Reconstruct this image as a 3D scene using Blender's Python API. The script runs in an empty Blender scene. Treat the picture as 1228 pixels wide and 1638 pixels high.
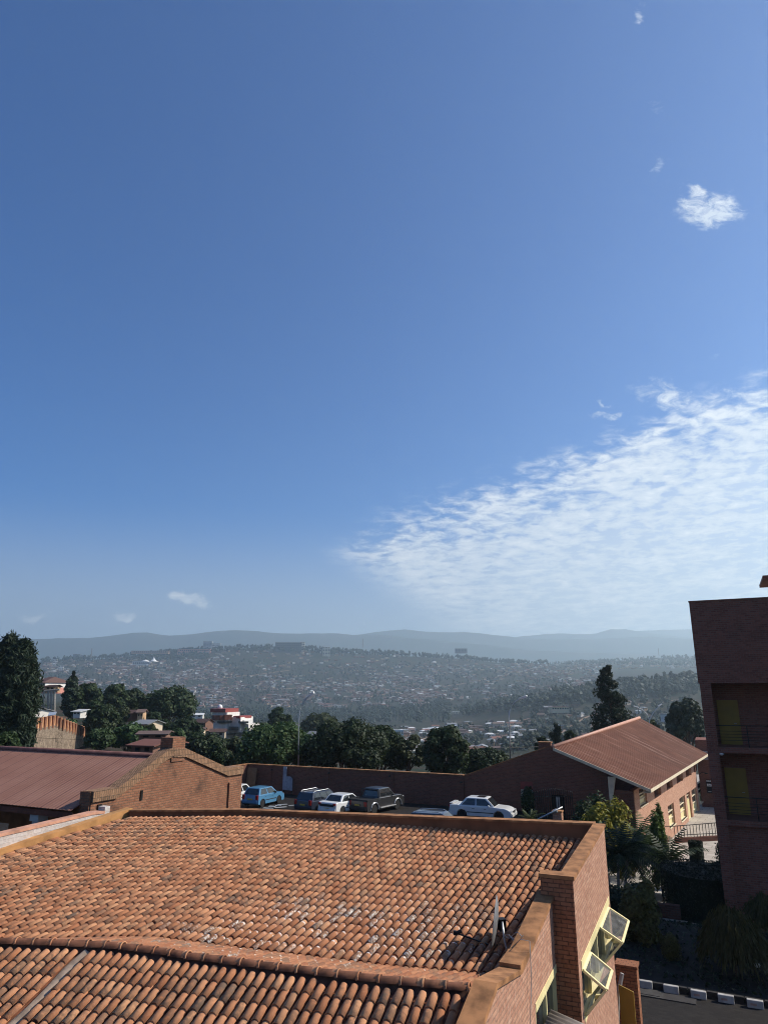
import bpy, bmesh, math, random
import numpy as np
from mathutils import Vector, Matrix, noise as mnoise
SC = bpy.context.scene
COL = SC.collection
rng = random.Random(7)
R = math.radians
# ------------------------------------------------------------------ camera model
F = 1090.0; PITCH = math.atan(291/1090.0); CP = math.cos(PITCH); SP = math.sin(PITCH); ZC = 9.6
CAM = Vector((0, 0, ZC))
def ray(x, y):
    u = (x-614)/F; v = (819-y)/F
    return Vector((u, CP-v*SP, SP+v*CP))
def atY(x, y, Y):
    r = ray(x, y); return CAM + r*(Y/r.y)
def atZ(x, y, z):
    r = ray(x, y); return CAM + r*((z-ZC)/r.z)
def onpl(x, y, P, n):
    r = ray(x, y); return CAM + r*((Vector(P)-CAM).dot(n)/r.dot(n))
def az(a):
    return Vector((math.sin(R(a)), math.cos(R(a)), 0))
UP = Vector((0, 0, 1))
def yratio(y):
    v = (819-y)/F; return (SP+v*CP)/(CP-v*SP)
def proj(P):
    d = P-CAM; f = d.y*CP+d.z*SP; return 614+F*d.x/f, 819-F*(-d.y*SP+d.z*CP)/f
# ------------------------------------------------------------------ mesh building
class MB:
    def __init__(s): s.v = []; s.f = []; s.m = []; s.uv = None
    def add(s, vs, fs, mi=0):
        b = len(s.v); s.v += [tuple(v) for v in vs]
        s.f += [tuple(b+i for i in f) for f in fs]; s.m += [mi]*len(fs)
    def quad(s, a, b, c, d, mi=0): s.add([a, b, c, d], [(0, 1, 2, 3)], mi)
    def par(s, o, ex, ey, ez, mi=0):
        o, ex, ey, ez = Vector(o), Vector(ex), Vector(ey), Vector(ez)
        if ex.cross(ey).dot(ez) < 0: ex, ey = ey, ex
        p = [o, o+ex, o+ex+ey, o+ey, o+ez, o+ex+ez, o+ex+ey+ez, o+ey+ez]
        s.add(p, [(0, 3, 2, 1), (4, 5, 6, 7), (0, 1, 5, 4), (1, 2, 6, 5), (2, 3, 7, 6), (3, 0, 4, 7)], mi)
    def box(s, c, d, a=0, mi=0):
        ca, sa = math.cos(a), math.sin(a)
        ex = Vector((ca, sa, 0))*d[0]; ey = Vector((-sa, ca, 0))*d[1]; ez = UP*d[2]
        s.par(Vector(c)-ex/2-ey/2-ez/2, ex, ey, ez, mi)
    def prism(s, poly, vec, mi=0):
        poly = [Vector(p) for p in poly]; vec = Vector(vec); n = len(poly)
        nn = Vector((0, 0, 0))
        for i in range(n): nn += poly[i].cross(poly[(i+1) % n])
        if nn.dot(vec) < 0: poly = poly[::-1]
        vs = poly+[p+vec for p in poly]
        fs = [tuple(range(n))[::-1], tuple(range(n, 2*n))]
        for i in range(n): j = (i+1) % n; fs.append((i, j, n+j, n+i))
        s.add(vs, fs, mi)
    def tube(s, pts, r, n=6, mi=0, caps=True):
        pts = [Vector(p) for p in pts]; k = len(pts)
        rs = r if isinstance(r, (list, tuple)) else [r]*k
        vs = []
        for i, p in enumerate(pts):
            t = (pts[min(i+1, k-1)]-pts[max(i-1, 0)]).normalized()
            a = t.cross(UP) if abs(t.z) < .95 else t.cross(Vector((1, 0, 0)))
            a.normalize(); b = t.cross(a)
            for j in range(n):
                th = 2*math.pi*j/n
                vs.append(p+(a*math.cos(th)+b*math.sin(th))*rs[i])
        fs = []
        for i in range(k-1):
            for j in range(n):
                j2 = (j+1) % n
                fs.append((i*n+j, i*n+j2, (i+1)*n+j2, (i+1)*n+j)[::-1])
        if caps: fs += [tuple(range(n)), tuple(range((k-1)*n, k*n))[::-1]]
        s.add(vs, fs, mi)
    def lathe(s, prof, c, axis=UP, n=16, mi=0):
        axis = Vector(axis).normalized(); a = axis.orthogonal().normalized(); b = axis.cross(a); c = Vector(c)
        vs = []
        for (r, h) in prof:
            for j in range(n):
                th = 2*math.pi*j/n; vs.append(c+axis*h+(a*math.cos(th)+b*math.sin(th))*r)
        fs = []
        for i in range(len(prof)-1):
            for j in range(n):
                j2 = (j+1) % n; fs.append((i*n+j, i*n+j2, (i+1)*n+j2, (i+1)*n+j))
        fs += [tuple(range(n))[::-1], tuple(range((len(prof)-1)*n, len(prof)*n))]
        s.add(vs, fs, mi)
    def ball(s, c, r, seg=10, ring=6, mi=0, nz=0, sd=0):
        c = Vector(c); r = Vector(r) if not isinstance(r, (int, float)) else Vector((r, r, r)); vs = []
        for i in range(ring+1):
            ph = math.pi*i/ring
            for j in range(seg):
                th = 2*math.pi*j/seg
                d = Vector((math.sin(ph)*math.cos(th), math.sin(ph)*math.sin(th), math.cos(ph)))
                k = 1+nz*mnoise.noise(d*2.3+Vector((sd, sd*.7, 0)))
                vs.append(c+Vector((d.x*r.x, d.y*r.y, d.z*r.z))*k)
        fs = []
        for i in range(ring):
            for j in range(seg):
                j2 = (j+1) % seg; fs.append((i*seg+j, (i+1)*seg+j, (i+1)*seg+j2, i*seg+j2))
        s.add(vs, fs, mi)
    def build(s, name, mats, parent=None, smooth=False, uv=True, props=None):
        me = bpy.data.meshes.new(name)
        off = parent.location if parent is not None else Vector((0, 0, 0))
        par_off = Vector((0, 0, 0)); q = parent
        while q is not None: par_off += q.location; q = q.parent
        V = np.array(s.v, dtype=np.float64).reshape(-1, 3)
        me.from_pydata((V-np.array(par_off)).tolist(), [], s.f)
        if not isinstance(mats, (list, tuple)): mats = [mats]
        for m in mats: me.materials.append(m)
        if len(mats) > 1: me.polygons.foreach_set('material_index', s.m)
        if smooth: me.polygons.foreach_set('use_smooth', [True]*len(me.polygons))
        if uv:
            lay = me.uv_layers.new(name='UVMap')
            if s.uv is not None:
                lay.data.foreach_set('uv', np.array(s.uv, dtype=np.float32).ravel())
            else:
                nl = len(me.loops); vi = np.empty(nl, np.int64); me.loops.foreach_get('vertex_index', vi)
                npoly = len(me.polygons); nor = np.empty(npoly*3, np.float32); me.polygons.foreach_get('normal', nor); nor = nor.reshape(-1, 3)
                tot = np.empty(npoly, np.int64); me.polygons.foreach_get('loop_total', tot)
                ln = np.repeat(nor, tot, axis=0); P = V[vi]
                h = np.hypot(ln[:, 0], ln[:, 1])+1e-9
                tx, ty = -ln[:, 1]/h, ln[:, 0]/h
                flat = np.abs(ln[:, 2]) > .75
                u = np.where(flat, P[:, 0], P[:, 0]*tx+P[:, 1]*ty)
                w = np.where(flat, P[:, 1], P[:, 2]/np.maximum(np.sqrt(np.maximum(1-ln[:, 2]**2, .05)), .3))
                lay.data.foreach_set('uv', np.stack([u, w], 1).astype(np.float32).ravel())
        me.update()
        o = bpy.data.objects.new(name, me); COL.objects.link(o)
        if parent is not None: o.parent = parent
        if props: tag(o, **props)
        return o
def tag(o, label=None, cat=None, group=None, kind=None):
    if label: o['label'] = label
    if cat: o['category'] = cat
    if group: o['group'] = group
    if kind: o['kind'] = kind
    return o
def thing(name, label, cat, loc=(0, 0, 0), group=None):
    o = bpy.data.objects.new(name, None); COL.objects.link(o); o.empty_display_size = .2
    o.location = Vector(loc); return tag(o, label, cat, group)
def bevel(o, w, seg=2):
    m = o.modifiers.new('edge', 'BEVEL'); m.width = w; m.segments = seg; m.limit_method = 'ANGLE'; m.angle_limit = R(35)
    return o
def dup(root, loc, rz=0, scale=1, label=None, group=None):
    c = root.copy(); COL.objects.link(c); c.location = Vector(loc); c.rotation_euler = (0, 0, rz)
    c.scale = (scale, scale, scale) if isinstance(scale, (int, float)) else scale
    if label: c['label'] = label
    if group: c['group'] = group
    for ch in root.children:
        d = ch.copy(); COL.objects.link(d); d.parent = c
        for g in ch.children:
            e = g.copy(); COL.objects.link(e); e.parent = d
    return c
# ------------------------------------------------------------------ materials
class NT:
    def __init__(s, name):
        s.mat = bpy.data.materials.new(name); s.mat.use_nodes = True; s.t = s.mat.node_tree
        s.t.nodes.clear(); s.out = s.n('ShaderNodeOutputMaterial')
    def n(s, typ, ins=None, **kw):
        nd = s.t.nodes.new(typ)
        for k, v in kw.items(): setattr(nd, k, v)
        for k, v in (ins or {}).items(): s.set(nd.inputs[k], v)
        return nd
    def set(s, sock, v):
        if isinstance(v, bpy.types.NodeSocket): s.t.links.new(v, sock)
        elif isinstance(v, bpy.types.Node): s.t.links.new(v.outputs[0], sock)
        else:
            if sock.type == 'RGBA' and len(v) == 3: v = (*v, 1)
            sock.default_value = v
    def math(s, op, a, b=0.0, c=None, clamp=False):
        nd = s.n('ShaderNodeMath', operation=op, use_clamp=clamp); s.set(nd.inputs[0], a); s.set(nd.inputs[1], b)
        if c is not None: s.set(nd.inputs[2], c)
        return nd.outputs[0]
    def mix(s, f, a, b, mode='MIX'):
        nd = s.n('ShaderNodeMix', data_type='RGBA', blend_type=mode)
        s.set(nd.inputs[0], f); s.set(nd.inputs[6], a); s.set(nd.inputs[7], b); return nd.outputs[2]
    def noise(s, vec, scale, detail=4, rough=.55, dist=0):
        return s.n('ShaderNodeTexNoise', {'Vector': vec, 'Scale': scale, 'Detail': detail, 'Roughness': rough, 'Distortion': dist}).outputs[0]
    def ramp(s, f, a, b, lo=0., hi=1.):
        return s.n('ShaderNodeMapRange', {'Value': f, 'From Min': a, 'From Max': b, 'To Min': lo, 'To Max': hi}, clamp=True, interpolation_type='SMOOTHSTEP').outputs[0]
    def obj(s): return s.n('ShaderNodeTexCoord').outputs['Object']
    def uv(s): return s.n('ShaderNodeTexCoord').outputs['UV']
    def pos(s): return s.n('ShaderNodeNewGeometry').outputs['Position']
    def isl(s): return s.n('ShaderNodeNewGeometry').outputs['Random Per Island']
    def orand(s): return s.n('ShaderNodeObjectInfo').outputs['Random']
    def bump(s, h, st=.3, d=.02):
        return s.n('ShaderNodeBump', {'Height': h, 'Strength': st, 'Distance': d}).outputs[0]
    def bsdf(s, color, rough=.8, normal=None, spec=.3, **kw):
        b = s.n('ShaderNodeBsdfPrincipled', {'Base Color': color, 'Roughness': rough, 'Specular IOR Level': spec})
        if normal is not None: s.set(b.inputs['Normal'], normal)
        for k, v in kw.items(): s.set(b.inputs[k.replace('_', ' ')], v)
        s.t.links.new(b.outputs[0], s.out.inputs[0]); return b
def plain(name, c, rough=.7, var=.15, scale=3., spec=.3, metallic=0., bump=0.):
    t = NT(name); p = t.pos(); nz = t.noise(p, scale, 5)
    col = t.mix(t.ramp(nz, .3, .7), tuple(x*(1-var) for x in c), tuple(min(1, x*(1+var)) for x in c))
    b = t.bsdf(col, rough, t.bump(nz, bump) if bump else None, spec); b.inputs['Metallic'].default_value = metallic
    return t.mat
def brick(name, c1, c2, mortar, stain=(.05, .04, .035), st=.35, bw=.22, rh=.075, ms=.010, bumpd=.012, streak=0., off=.5):
    t = NT(name); uv = t.uv(); p = t.pos()
    wob = t.n('ShaderNodeVectorMath', {0: uv, 1: t.n('ShaderNodeVectorMath', {0: t.n('ShaderNodeTexNoise', {'Vector': p, 'Scale': 3.}).outputs['Color'], 1: (.015, .012, 0)}, operation='MULTIPLY').outputs[0]}, operation='ADD').outputs[0]
    bt = t.n('ShaderNodeTexBrick', {'Vector': wob, 'Color1': c1, 'Color2': c2, 'Mortar': mortar, 'Scale': 1., 'Mortar Size': ms, 'Mortar Smooth': .2, 'Bias': -.1, 'Brick Width': bw, 'Row Height': rh}, offset=off)
    n1 = t.noise(p, .9, 6, .65); n2 = t.noise(p, 14., 4)
    col = t.mix(t.ramp(n2, .25, .8, 0, .55), bt.outputs[0], tuple(min(1, x*1.25) for x in c2))
    col = t.mix(t.math('MULTIPLY', t.ramp(n1, .5, .78), st), col, stain)
    if streak:
        mp = t.n('ShaderNodeMapping', {'Vector': uv, 'Scale': (5., 1.2, 1)}); sn = t.noise(mp.outputs[0], 2.2, 5, .7)
        col = t.mix(t.ramp(sn, .52, .8, 0, streak), col, (.62, .48, .40))
    h = t.math('ADD', t.math('MULTIPLY', bt.outputs['Fac'], -1.), t.math('MULTIPLY', n2, .5))
    t.bsdf(col, .88, t.bump(h, .7, bumpd), .2); return t.mat
def leafmat(name, c1, c2, trans=.25, nscale=1.2, c3=None):
    t = NT(name); i = t.isl(); o = t.orand()
    col = t.mix(i, c1, c2)
    if c3: col = t.mix(t.ramp(t.noise(t.pos(), nscale, 3), .55, .75), col, c3)
    hs = t.n('ShaderNodeHueSaturation', {'Hue': .5, 'Saturation': 1., 'Value': t.ramp(o, 0, 1, .75, 1.25), 'Color': col})
    b = t.n('ShaderNodeBsdfPrincipled', {'Base Color': hs.outputs[0], 'Roughness': .6, 'Specular IOR Level': .25})
    tr = t.n('ShaderNodeBsdfTranslucent', {'Color': hs.outputs[0]})
    mx = t.n('ShaderNodeMixShader', {0: trans, 1: b.outputs[0], 2: tr.outputs[0]})
    t.t.links.new(mx.outputs[0], t.out.inputs[0]); return t.mat
def glassmat(name, tint=(.02, .025, .03), refl=.35, rough=.03):
    t = NT(name); t.bsdf(tint, rough, None, .5 + refl); return t.mat
def clearglass(name, tint=(.8, .85, .85), k=.3):
    t = NT(name); tr = t.n('ShaderNodeBsdfTransparent', {'Color': tint}); gl = t.n('ShaderNodeBsdfGlossy', {'Color': (.9, .9, .9), 'Roughness': .04})
    dn = t.noise(t.pos(), 4., 5); df = t.n('ShaderNodeBsdfDiffuse', {'Color': (.45, .45, .43)})
    fr = t.n('ShaderNodeFresnel', {'IOR': 1.5})
    m1 = t.n('ShaderNodeMixShader', {0: t.math('ADD', fr.outputs[0], .05, clamp=True), 1: tr.outputs[0], 2: gl.outputs[0]})
    m2 = t.n('ShaderNodeMixShader', {0: t.ramp(dn, .3, .8, k*.4, k), 1: m1.outputs[0], 2: df.outputs[0]})
    t.t.links.new(m2.outputs[0], t.out.inputs[0]); return t.mat
M = {}
M['brick_pier'] = brick('pier_brick', (.25, .095, .045), (.36, .155, .08), (.07, .04, .028), st=.25, ms=.011)
M['brick'] = brick('red_brick', (.30, .125, .075), (.38, .17, .105), (.30, .20, .15), st=.3)
M['brick_face'] = brick('sun_streaked_brick', (.34, .15, .095), (.52, .29, .19), (.25, .15, .105), st=.2, streak=.7, ms=.012)  # pale streaks paint grazing-sun highlights into the brick colour
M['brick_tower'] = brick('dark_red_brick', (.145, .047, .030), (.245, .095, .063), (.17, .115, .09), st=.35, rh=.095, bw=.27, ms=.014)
M['brick_wall'] = brick('compound_brick', (.115, .042, .028), (.21, .085, .056), (.13, .09, .07), rh=.10, bw=.28, ms=.015, st=.3)
M['brick_old'] = brick('old_orange_brick', (.205, .078, .042), (.31, .145, .08), (.13, .09, .065), stain=(.05, .035, .028), st=.8, bw=.25, rh=.105, ms=.016, bumpd=.03)
M['brick_cap'] = brick('mossy_coping_brick', (.20, .11, .06), (.33, .19, .11), (.07, .055, .04), stain=(.035, .03, .025), st=.85, bw=.11, rh=.26, ms=.016, bumpd=.03, off=0.)
M['brick_pale'] = brick('whitewashed_brick', (.42, .35, .30), (.55, .50, .46), (.50, .46, .42), stain=(.20, .15, .12), st=.4, rh=.10, bw=.25)
M['brick_hall'] = brick('pale_red_brick', (.36, .16, .10), (.52, .29, .19), (.42, .30, .22), st=.2, streak=.5, rh=.11, bw=.3, ms=.016)
M['render'] = plain('ochre_plaster', (.47, .235, .085), .85, .25, 2.2, bump=.2)
M['coping'] = plain('ochre_coping', (.31, .145, .06), .9, .42, 3.2, bump=.25)
M['brown_plaster'] = plain('brown_plaster', (.22, .09, .04), .85, .25, 1.6, bump=.15)
M['yellow'] = plain('yellow_paint', (.72, .52, .12), .45, .08, 2, spec=.5)
M['yellow_pale'] = plain('pale_yellow_paint', (.82, .70, .36), .45, .08, 2, spec=.5)
M['yellow_door'] = plain('mustard_door_paint', (.27, .165, .022), .5, .1, 2, spec=.4)
M['cream'] = plain('cream_paint', (.70, .60, .42), .6, .1)
M['white'] = plain('white_paint', (.78, .76, .72), .5, .08)
M['white_wall'] = plain('white_wall', (.66, .63, .58), .8, .12, 1.)
M['grey_wall'] = plain('grey_white_wall', (.50, .48, .45), .8, .12, 1.)
M['concrete'] = plain('concrete', (.36, .33, .30), .9, .25, 4, bump=.3)
M['iron'] = plain('dark_iron', (.03, .027, .025), .5, .3, metallic=.6)
M['steel'] = plain('galvanised_steel', (.45, .46, .47), .4, .12, metallic=.7)
M['alu'] = plain('pale_metal', (.62, .62, .60), .35, .08, metallic=.5)
M['black'] = plain('black_rubber', (.015, .015, .015), .8, .2)
M['dark'] = plain('dark_interior', (.02, .016, .014), .9, .3)
M['trunk'] = plain('bark', (.10, .075, .055), .95, .4, 8, bump=.5)
M['palebark'] = plain('pale_bark', (.30, .27, .23), .9, .35, 8, bump=.4)
M['glass'] = glassmat('dark_glass'); M['clear'] = clearglass('window_glass'); M['carglass'] = glassmat('car_glass', (.015, .018, .02), .4, .02)
M['redpaint'] = plain('red_paint', (.24, .055, .045), .6, .12)
M['pink'] = plain('pink_paint', (.62, .27, .22), .8, .1)
M['blue'] = plain('blue_sheet', (.03, .07, .18), .6, .1)
M['wood'] = plain('red_brown_wood', (.16, .05, .03), .6, .2)
# ------------------------------------------------------------------ sun, sky, air
SUN_AZ, SUN_EL = 79.0, 39.0
w = bpy.data.worlds.new('World'); SC.world = w; w.use_nodes = True
t = NT.__new__(NT); t.t = w.node_tree; t.t.nodes.clear(); t.mat = None
wout = t.n('ShaderNodeOutputWorld')
sky = t.n('ShaderNodeTexSky', sky_type='NISHITA', sun_disc=False, sun_elevation=R(SUN_EL), sun_rotation=R(SUN_AZ), altitude=1500, air_density=1.0, dust_density=.5, ozone_density=3.4)
skyc = t.n('ShaderNodeHueSaturation', {'Hue': .511, 'Saturation': 2.1, 'Value': 1., 'Color': sky.outputs[0]}).outputs[0]
D = t.n('ShaderNodeTexCoord').outputs['Generated']
sx = t.n('ShaderNodeSeparateXYZ', {0: D}); X, Yd, Zd = sx.outputs
ys = t.math('MAXIMUM', Yd, .02)
cu = t.math('DIVIDE', X, ys); cw = t.math('DIVIDE', Zd, ys)
front = t.math('GREATER_THAN', Yd, .05)
skyc = t.mix(t.ramp(Zd, .27, .03, 0., .85), skyc, (3.9, 4.0, 4.3))     # pale low haze band of the sky itself
zs = t.math('ADD', t.math('MAXIMUM', Zd, .0), .06)
pl = t.n('ShaderNodeCombineXYZ', {0: t.math('DIVIDE', X, zs), 1: t.math('DIVIDE', Yd, zs), 2: 0.})
pv = pl.outputs[0]
rot = t.n('ShaderNodeMapping', {'Vector': pv, 'Rotation': (0, 0, R(-25)), 'Scale': (1.0, 1.5, 1)}).outputs[0]
dn_ = t.math('ADD', t.math('MAXIMUM', cw, 0.), .33)
cv_ = t.n('ShaderNodeCombineXYZ', {0: t.math('DIVIDE', cu, dn_), 1: t.math('DIVIDE', -.80, dn_), 2: 0.}).outputs[0]
cvr = t.n('ShaderNodeMapping', {'Vector': cv_, 'Rotation': (0, 0, R(-10)), 'Scale': (.8, 1.7, 1)}).outputs[0]
nb = t.math('ADD', t.math('MULTIPLY', t.noise(cvr, 26., 6, .58, .4), .62), t.math('MULTIPLY', t.noise(cvr, 6.5, 4, .55, .3), .38))           # cloudlets
nl = t.noise(pv, .9, 3, .5)                  # large gaps
# the bank of small clouds low on the right
edge = t.math('SUBTRACT', t.math('ADD', t.math('MULTIPLY', cu, .42), .262), cw)   # >0 below the edge
edge = t.math('ADD', edge, t.math('MULTIPLY', t.math('SUBTRACT', nl, .5), .10))
cu2 = t.math('SUBTRACT', cu, t.math('MULTIPLY', t.math('MAXIMUM', t.math('SUBTRACT', .21, cw), 0.), 1.4)); inb = t.math('MULTIPLY', t.ramp(edge, -.03, .05), t.ramp(cu2, -.13, .0))
thick = t.ramp(edge, -.03, .12, .53, .34)
al = t.math('MULTIPLY', inb, t.n('ShaderNodeMapRange', {'Value': nb, 'From Min': t.math('SUBTRACT', thick, .05), 'From Max': t.math('ADD', thick, .19), 'To Min': 0., 'To Max': 1.}, clamp=True, interpolation_type='SMOOTHSTEP').outputs[0])
veil = t.math('MULTIPLY', t.math('MULTIPLY', t.ramp(edge, .03, .20), t.ramp(cu2, -.12, .16)), .72)
al = t.math('MAXIMUM', al, veil)
al = t.math('MULTIPLY', al, t.ramp(cw, -.02, .07, .55, 1.))
# single puffs
w2 = t.n('ShaderNodeCombineXYZ', {0: t.math('MULTIPLY', cu, 1.), 1: t.math('MULTIPLY', cw, 1.), 2: 0.}).outputs[0]
warp = t.n('ShaderNodeTexNoise', {'Vector': w2, 'Scale': 14., 'Detail': 5., 'Roughness': .6}).outputs['Color']
wv = t.n('ShaderNodeVectorMath', {0: w2, 1: t.n('ShaderNodeVectorMath', {0: t.n('ShaderNodeVectorMath', {0: warp, 1: (.5, .5, .5)}, operation='SUBTRACT').outputs[0], 1: (.11, .08, 0)}, operation='MULTIPLY').outputs[0]}, operation='ADD').outputs[0]
mpn = t.n('ShaderNodeMapping', {'Vector': w2, 'Rotation': (0, 0, R(-22)), 'Scale': (1., 1.9, 1)}).outputs[0]
npf = t.noise(mpn, 30., 8, .70, .9)
pz = None
for (u0, w0, ru, rw, k, a) in [(.565, .80, .062, .040, 1., 20), (.535, .83, .030, .04, .9, 30), (.485, 1.02, .020, .022, .38, 40), (.497, .90, .022, .009, .45, 25), (.47, 1.235, .016, .02, .5, 10), (.495, 1.26, .02, .012, .3, 30), (.46, .455, .055, .024, .85, -12), (.50, .43, .03, .016, .7, -10), (.355, .423, .035, .008, .65, 5), (.345, .44, .014, .006, .55, 0), (.585, .46, .035, .016, .8, 0), (.535, .535, .02, .005, .3, 15), (.40, .475, .02, .014, .25, 20),
                              (-.288, .134, .034, .013, 1.2, -10), (-.375, .116, .022, .011, 1.2, -10), (-.505, .097, .030, .010, .95, 0), (-.03, .10, .004, .004, .6, 0)]:
    m = t.n('ShaderNodeMapping', {'Vector': wv, 'Location': (-u0, -w0, 0)}).outputs[0]
    m = t.n('ShaderNodeMapping', {'Vector': m, 'Rotation': (0, 0, R(-a))}).outputs[0]
    m = t.n('ShaderNodeMapping', {'Vector': m, 'Scale': (1/ru, 1/rw, 1)}).outputs[0]
    d = t.n('ShaderNodeVectorMath', {0: m}, operation='LENGTH').outputs['Value']
    q = t.math('MULTIPLY', t.ramp(d, 1.35, .25), k)
    pz = q if pz is None else t.math('MAXIMUM', pz, q)
pa = t.math('MULTIPLY', t.ramp(t.math('ADD', npf, t.math('MULTIPLY', pz, .30)), .50, .90), t.ramp(pz, 0., .45))
pa = t.math('MULTIPLY', pa, t.math('MINIMUM', t.math('ADD', pz, .15), 1.))
al = t.math('MULTIPLY', t.math('MAXIMUM', al, pa), front)
bg1 = t.n('ShaderNodeBackground', {'Color': skyc, 'Strength': .096})
shade = t.mix(t.ramp(nb, .45, .8), (.60, .66, .74), (.98, .97, .95))
bg2 = t.n('ShaderNodeBackground', {'Color': shade, 'Strength': .92})
mxw = t.n('ShaderNodeMixShader', {0: t.math('MULTIPLY', al, .92), 1: bg1.outputs[0], 2: bg2.outputs[0]})
t.t.links.new(mxw.outputs[0], wout.inputs[0])
sd = bpy.data.lights.new('sun', 'SUN'); sd.energy = 5.0; sd.angle = R(.53); sd.color = (1, .93, .82)
so = bpy.data.objects.new('sun', sd); COL.objects.link(so)
sv = Vector((math.sin(R(SUN_AZ))*math.cos(R(SUN_EL)), math.cos(R(SUN_AZ))*math.cos(R(SUN_EL)), math.sin(R(SUN_EL))))
so.rotation_euler = sv.to_track_quat('Z', 'Y').to_euler(); so.location = sv*60
cd = bpy.data.cameras.new('camera'); co = bpy.data.objects.new('camera', cd); COL.objects.link(co); SC.camera = co
cd.sensor_fit = 'VERTICAL'; cd.sensor_height = 36; cd.lens = F/1638*36; cd.clip_start = .1; cd.clip_end = 60000
co.location = CAM; co.rotation_euler = (math.pi/2+PITCH, 0, 0)
SC.view_settings.view_transform = 'Standard'; SC.view_settings.look = 'None'; SC.view_settings.exposure = .35; SC.view_settings.gamma = 1
SC.render.engine = 'CYCLES'; SC.cycles.pixel_filter_type = 'BLACKMAN_HARRIS'; SC.cycles.filter_width = 1.05; SC.cycles.use_denoising = True; SC.cycles.max_bounces = 6; SC.cycles.transparent_max_bounces = 12
SC.cycles.volume_bounces = 2; SC.cycles.sample_clamp_indirect = 4
# ------------------------------------------------------------------ terrain
TC = [0, 150, 300, 450, 600, 750, 900, 1100]
TY = [(74, [1262, 1268, 1280, 1290, 1300, 1305, 1312, 1316]),
      (120, [1192, 1196, 1222, 1248, 1268, 1270, 1272, 1270]),
      (200, [1135, 1152, 1192, 1222, 1240, 1242, 1240, 1235]),
      (320, [1118, 1140, 1176, 1200, 1218, 1222, 1215, 1205]),
      (500, [1112, 1132, 1164, 1184, 1198, 1206, 1195, 1182]),
      (800, [1112, 1130, 1154, 1168, 1176, 1184, 1168, 1148]),
      (1100, [1112, 1124, 1150, 1160, 1164, 1156, 1112, 1090]),
      (1350, [1108, 1118, 1146, 1154, 1156, 1140, 1112, 1095]),
      (1600, [1098, 1108, 1130, 1134, 1134, 1122, 1100, 1090]),
      (2000, [1085, 1090, 1102, 1104, 1106, 1098, 1086, 1080]),
      (2400, [1071, 1070, 1070, 1070, 1076, 1076, 1072, 1072]),
      (2700, [1060, 1054, 1041, 1036, 1045, 1056, 1064, 1068]),
      (3000, [1064, 1060, 1050, 1046, 1054, 1062, 1064, 1062]),
      (3600, [1080, 1080, 1076, 1074, 1074, 1074, 1060, 1050]),
      (4300, [1092, 1092, 1092, 1090, 1090, 1086, 1074, 1066]),
      (6000, [1098]*8), (20000, [1105]*8)]
TLY = np.log([a for a, _ in TY]); TT = np.array([b for _, b in TY], float)
def ground_y(px, Y):
    ly = math.log(max(Y, 74.)); k = min(max(int(np.searchsorted(TLY, ly))-1, 0), len(TY)-2)
    f = min(max((ly-TLY[k])/(TLY[k+1]-TLY[k]), 0), 1)
    a = np.interp(px, TC, TT[k]); b = np.interp(px, TC, TT[k+1]); return a+(b-a)*f
def ground_z(x, Y):
    """height of the land at a place; flat under the compound, falling to the valley, rising to the far hills"""
    d = math.hypot(x, Y); Ye = max(Y, d*.45, 1.)
    flat = -3.2
    if Ye <= 40 : return flat
    px = 614+1127*max(-1.2, min(1.2, x/Ye))
    zz = ZC+Ye*yratio(ground_y(px, Ye))
    zz += Ye*.0022*mnoise.noise(Vector((x/(60+Ye*.06), Y/(60+Ye*.06), 1.3)))
    zz += 5*min(1, max(0, (Ye-700)/900))*mnoise.noise(Vector((x/260, Y/260, 4.)))
    if Ye < 74: f = (Ye-40)/34.; zz = flat+(zz-flat)*f*f
    return zz
mb = MB()
angs = [a*.55 for a in range(-72, 73)]+[41+4*k for k in range(1, 70)]
rad = [0.5, 12, 25, 38, 48, 56, 64, 72]+[80*1.042**k for k in range(0, 120)]
nA = len(angs); vs = []
for r_ in rad:
    for a in angs:
        x, y = r_*math.sin(R(a)), r_*math.cos(R(a)); vs.append((x, y, ground_z(x, y)))
fs = []
for i in range(len(rad)-1):
    for j in range(nA):
        j2 = (j+1) % nA; fs.append((i*nA+j, i*nA+j2, (i+1)*nA+j2, (i+1)*nA+j)[::-1])
mb.add(vs, fs)
tm = NT('hillside_earth'); p = tm.pos()
n1 = tm.noise(p, .006, 6, .6); n2 = tm.noise(p, .05, 5, .6); n3 = tm.noise(p, .4, 4)
c = tm.mix(tm.ramp(n2, .38, .62), (.014, .024, .012), (.042, .030, .021))
c = tm.mix(tm.ramp(n1, .5, .68), c, (.020, .030, .014)); c = tm.mix(tm.ramp(n3, .55, .8, 0, .6), c, (.065, .048, .036))
c = tm.mix(tm.ramp(tm.noise(p, .018, 5, .65), .60, .72, 0, .75), c, (.15, .085, .055)); tm.bsdf(c, .95, None, .1)
ground = mb.build('ground', tm.mat, smooth=True, uv=False, props=dict(kind='structure'))
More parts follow.
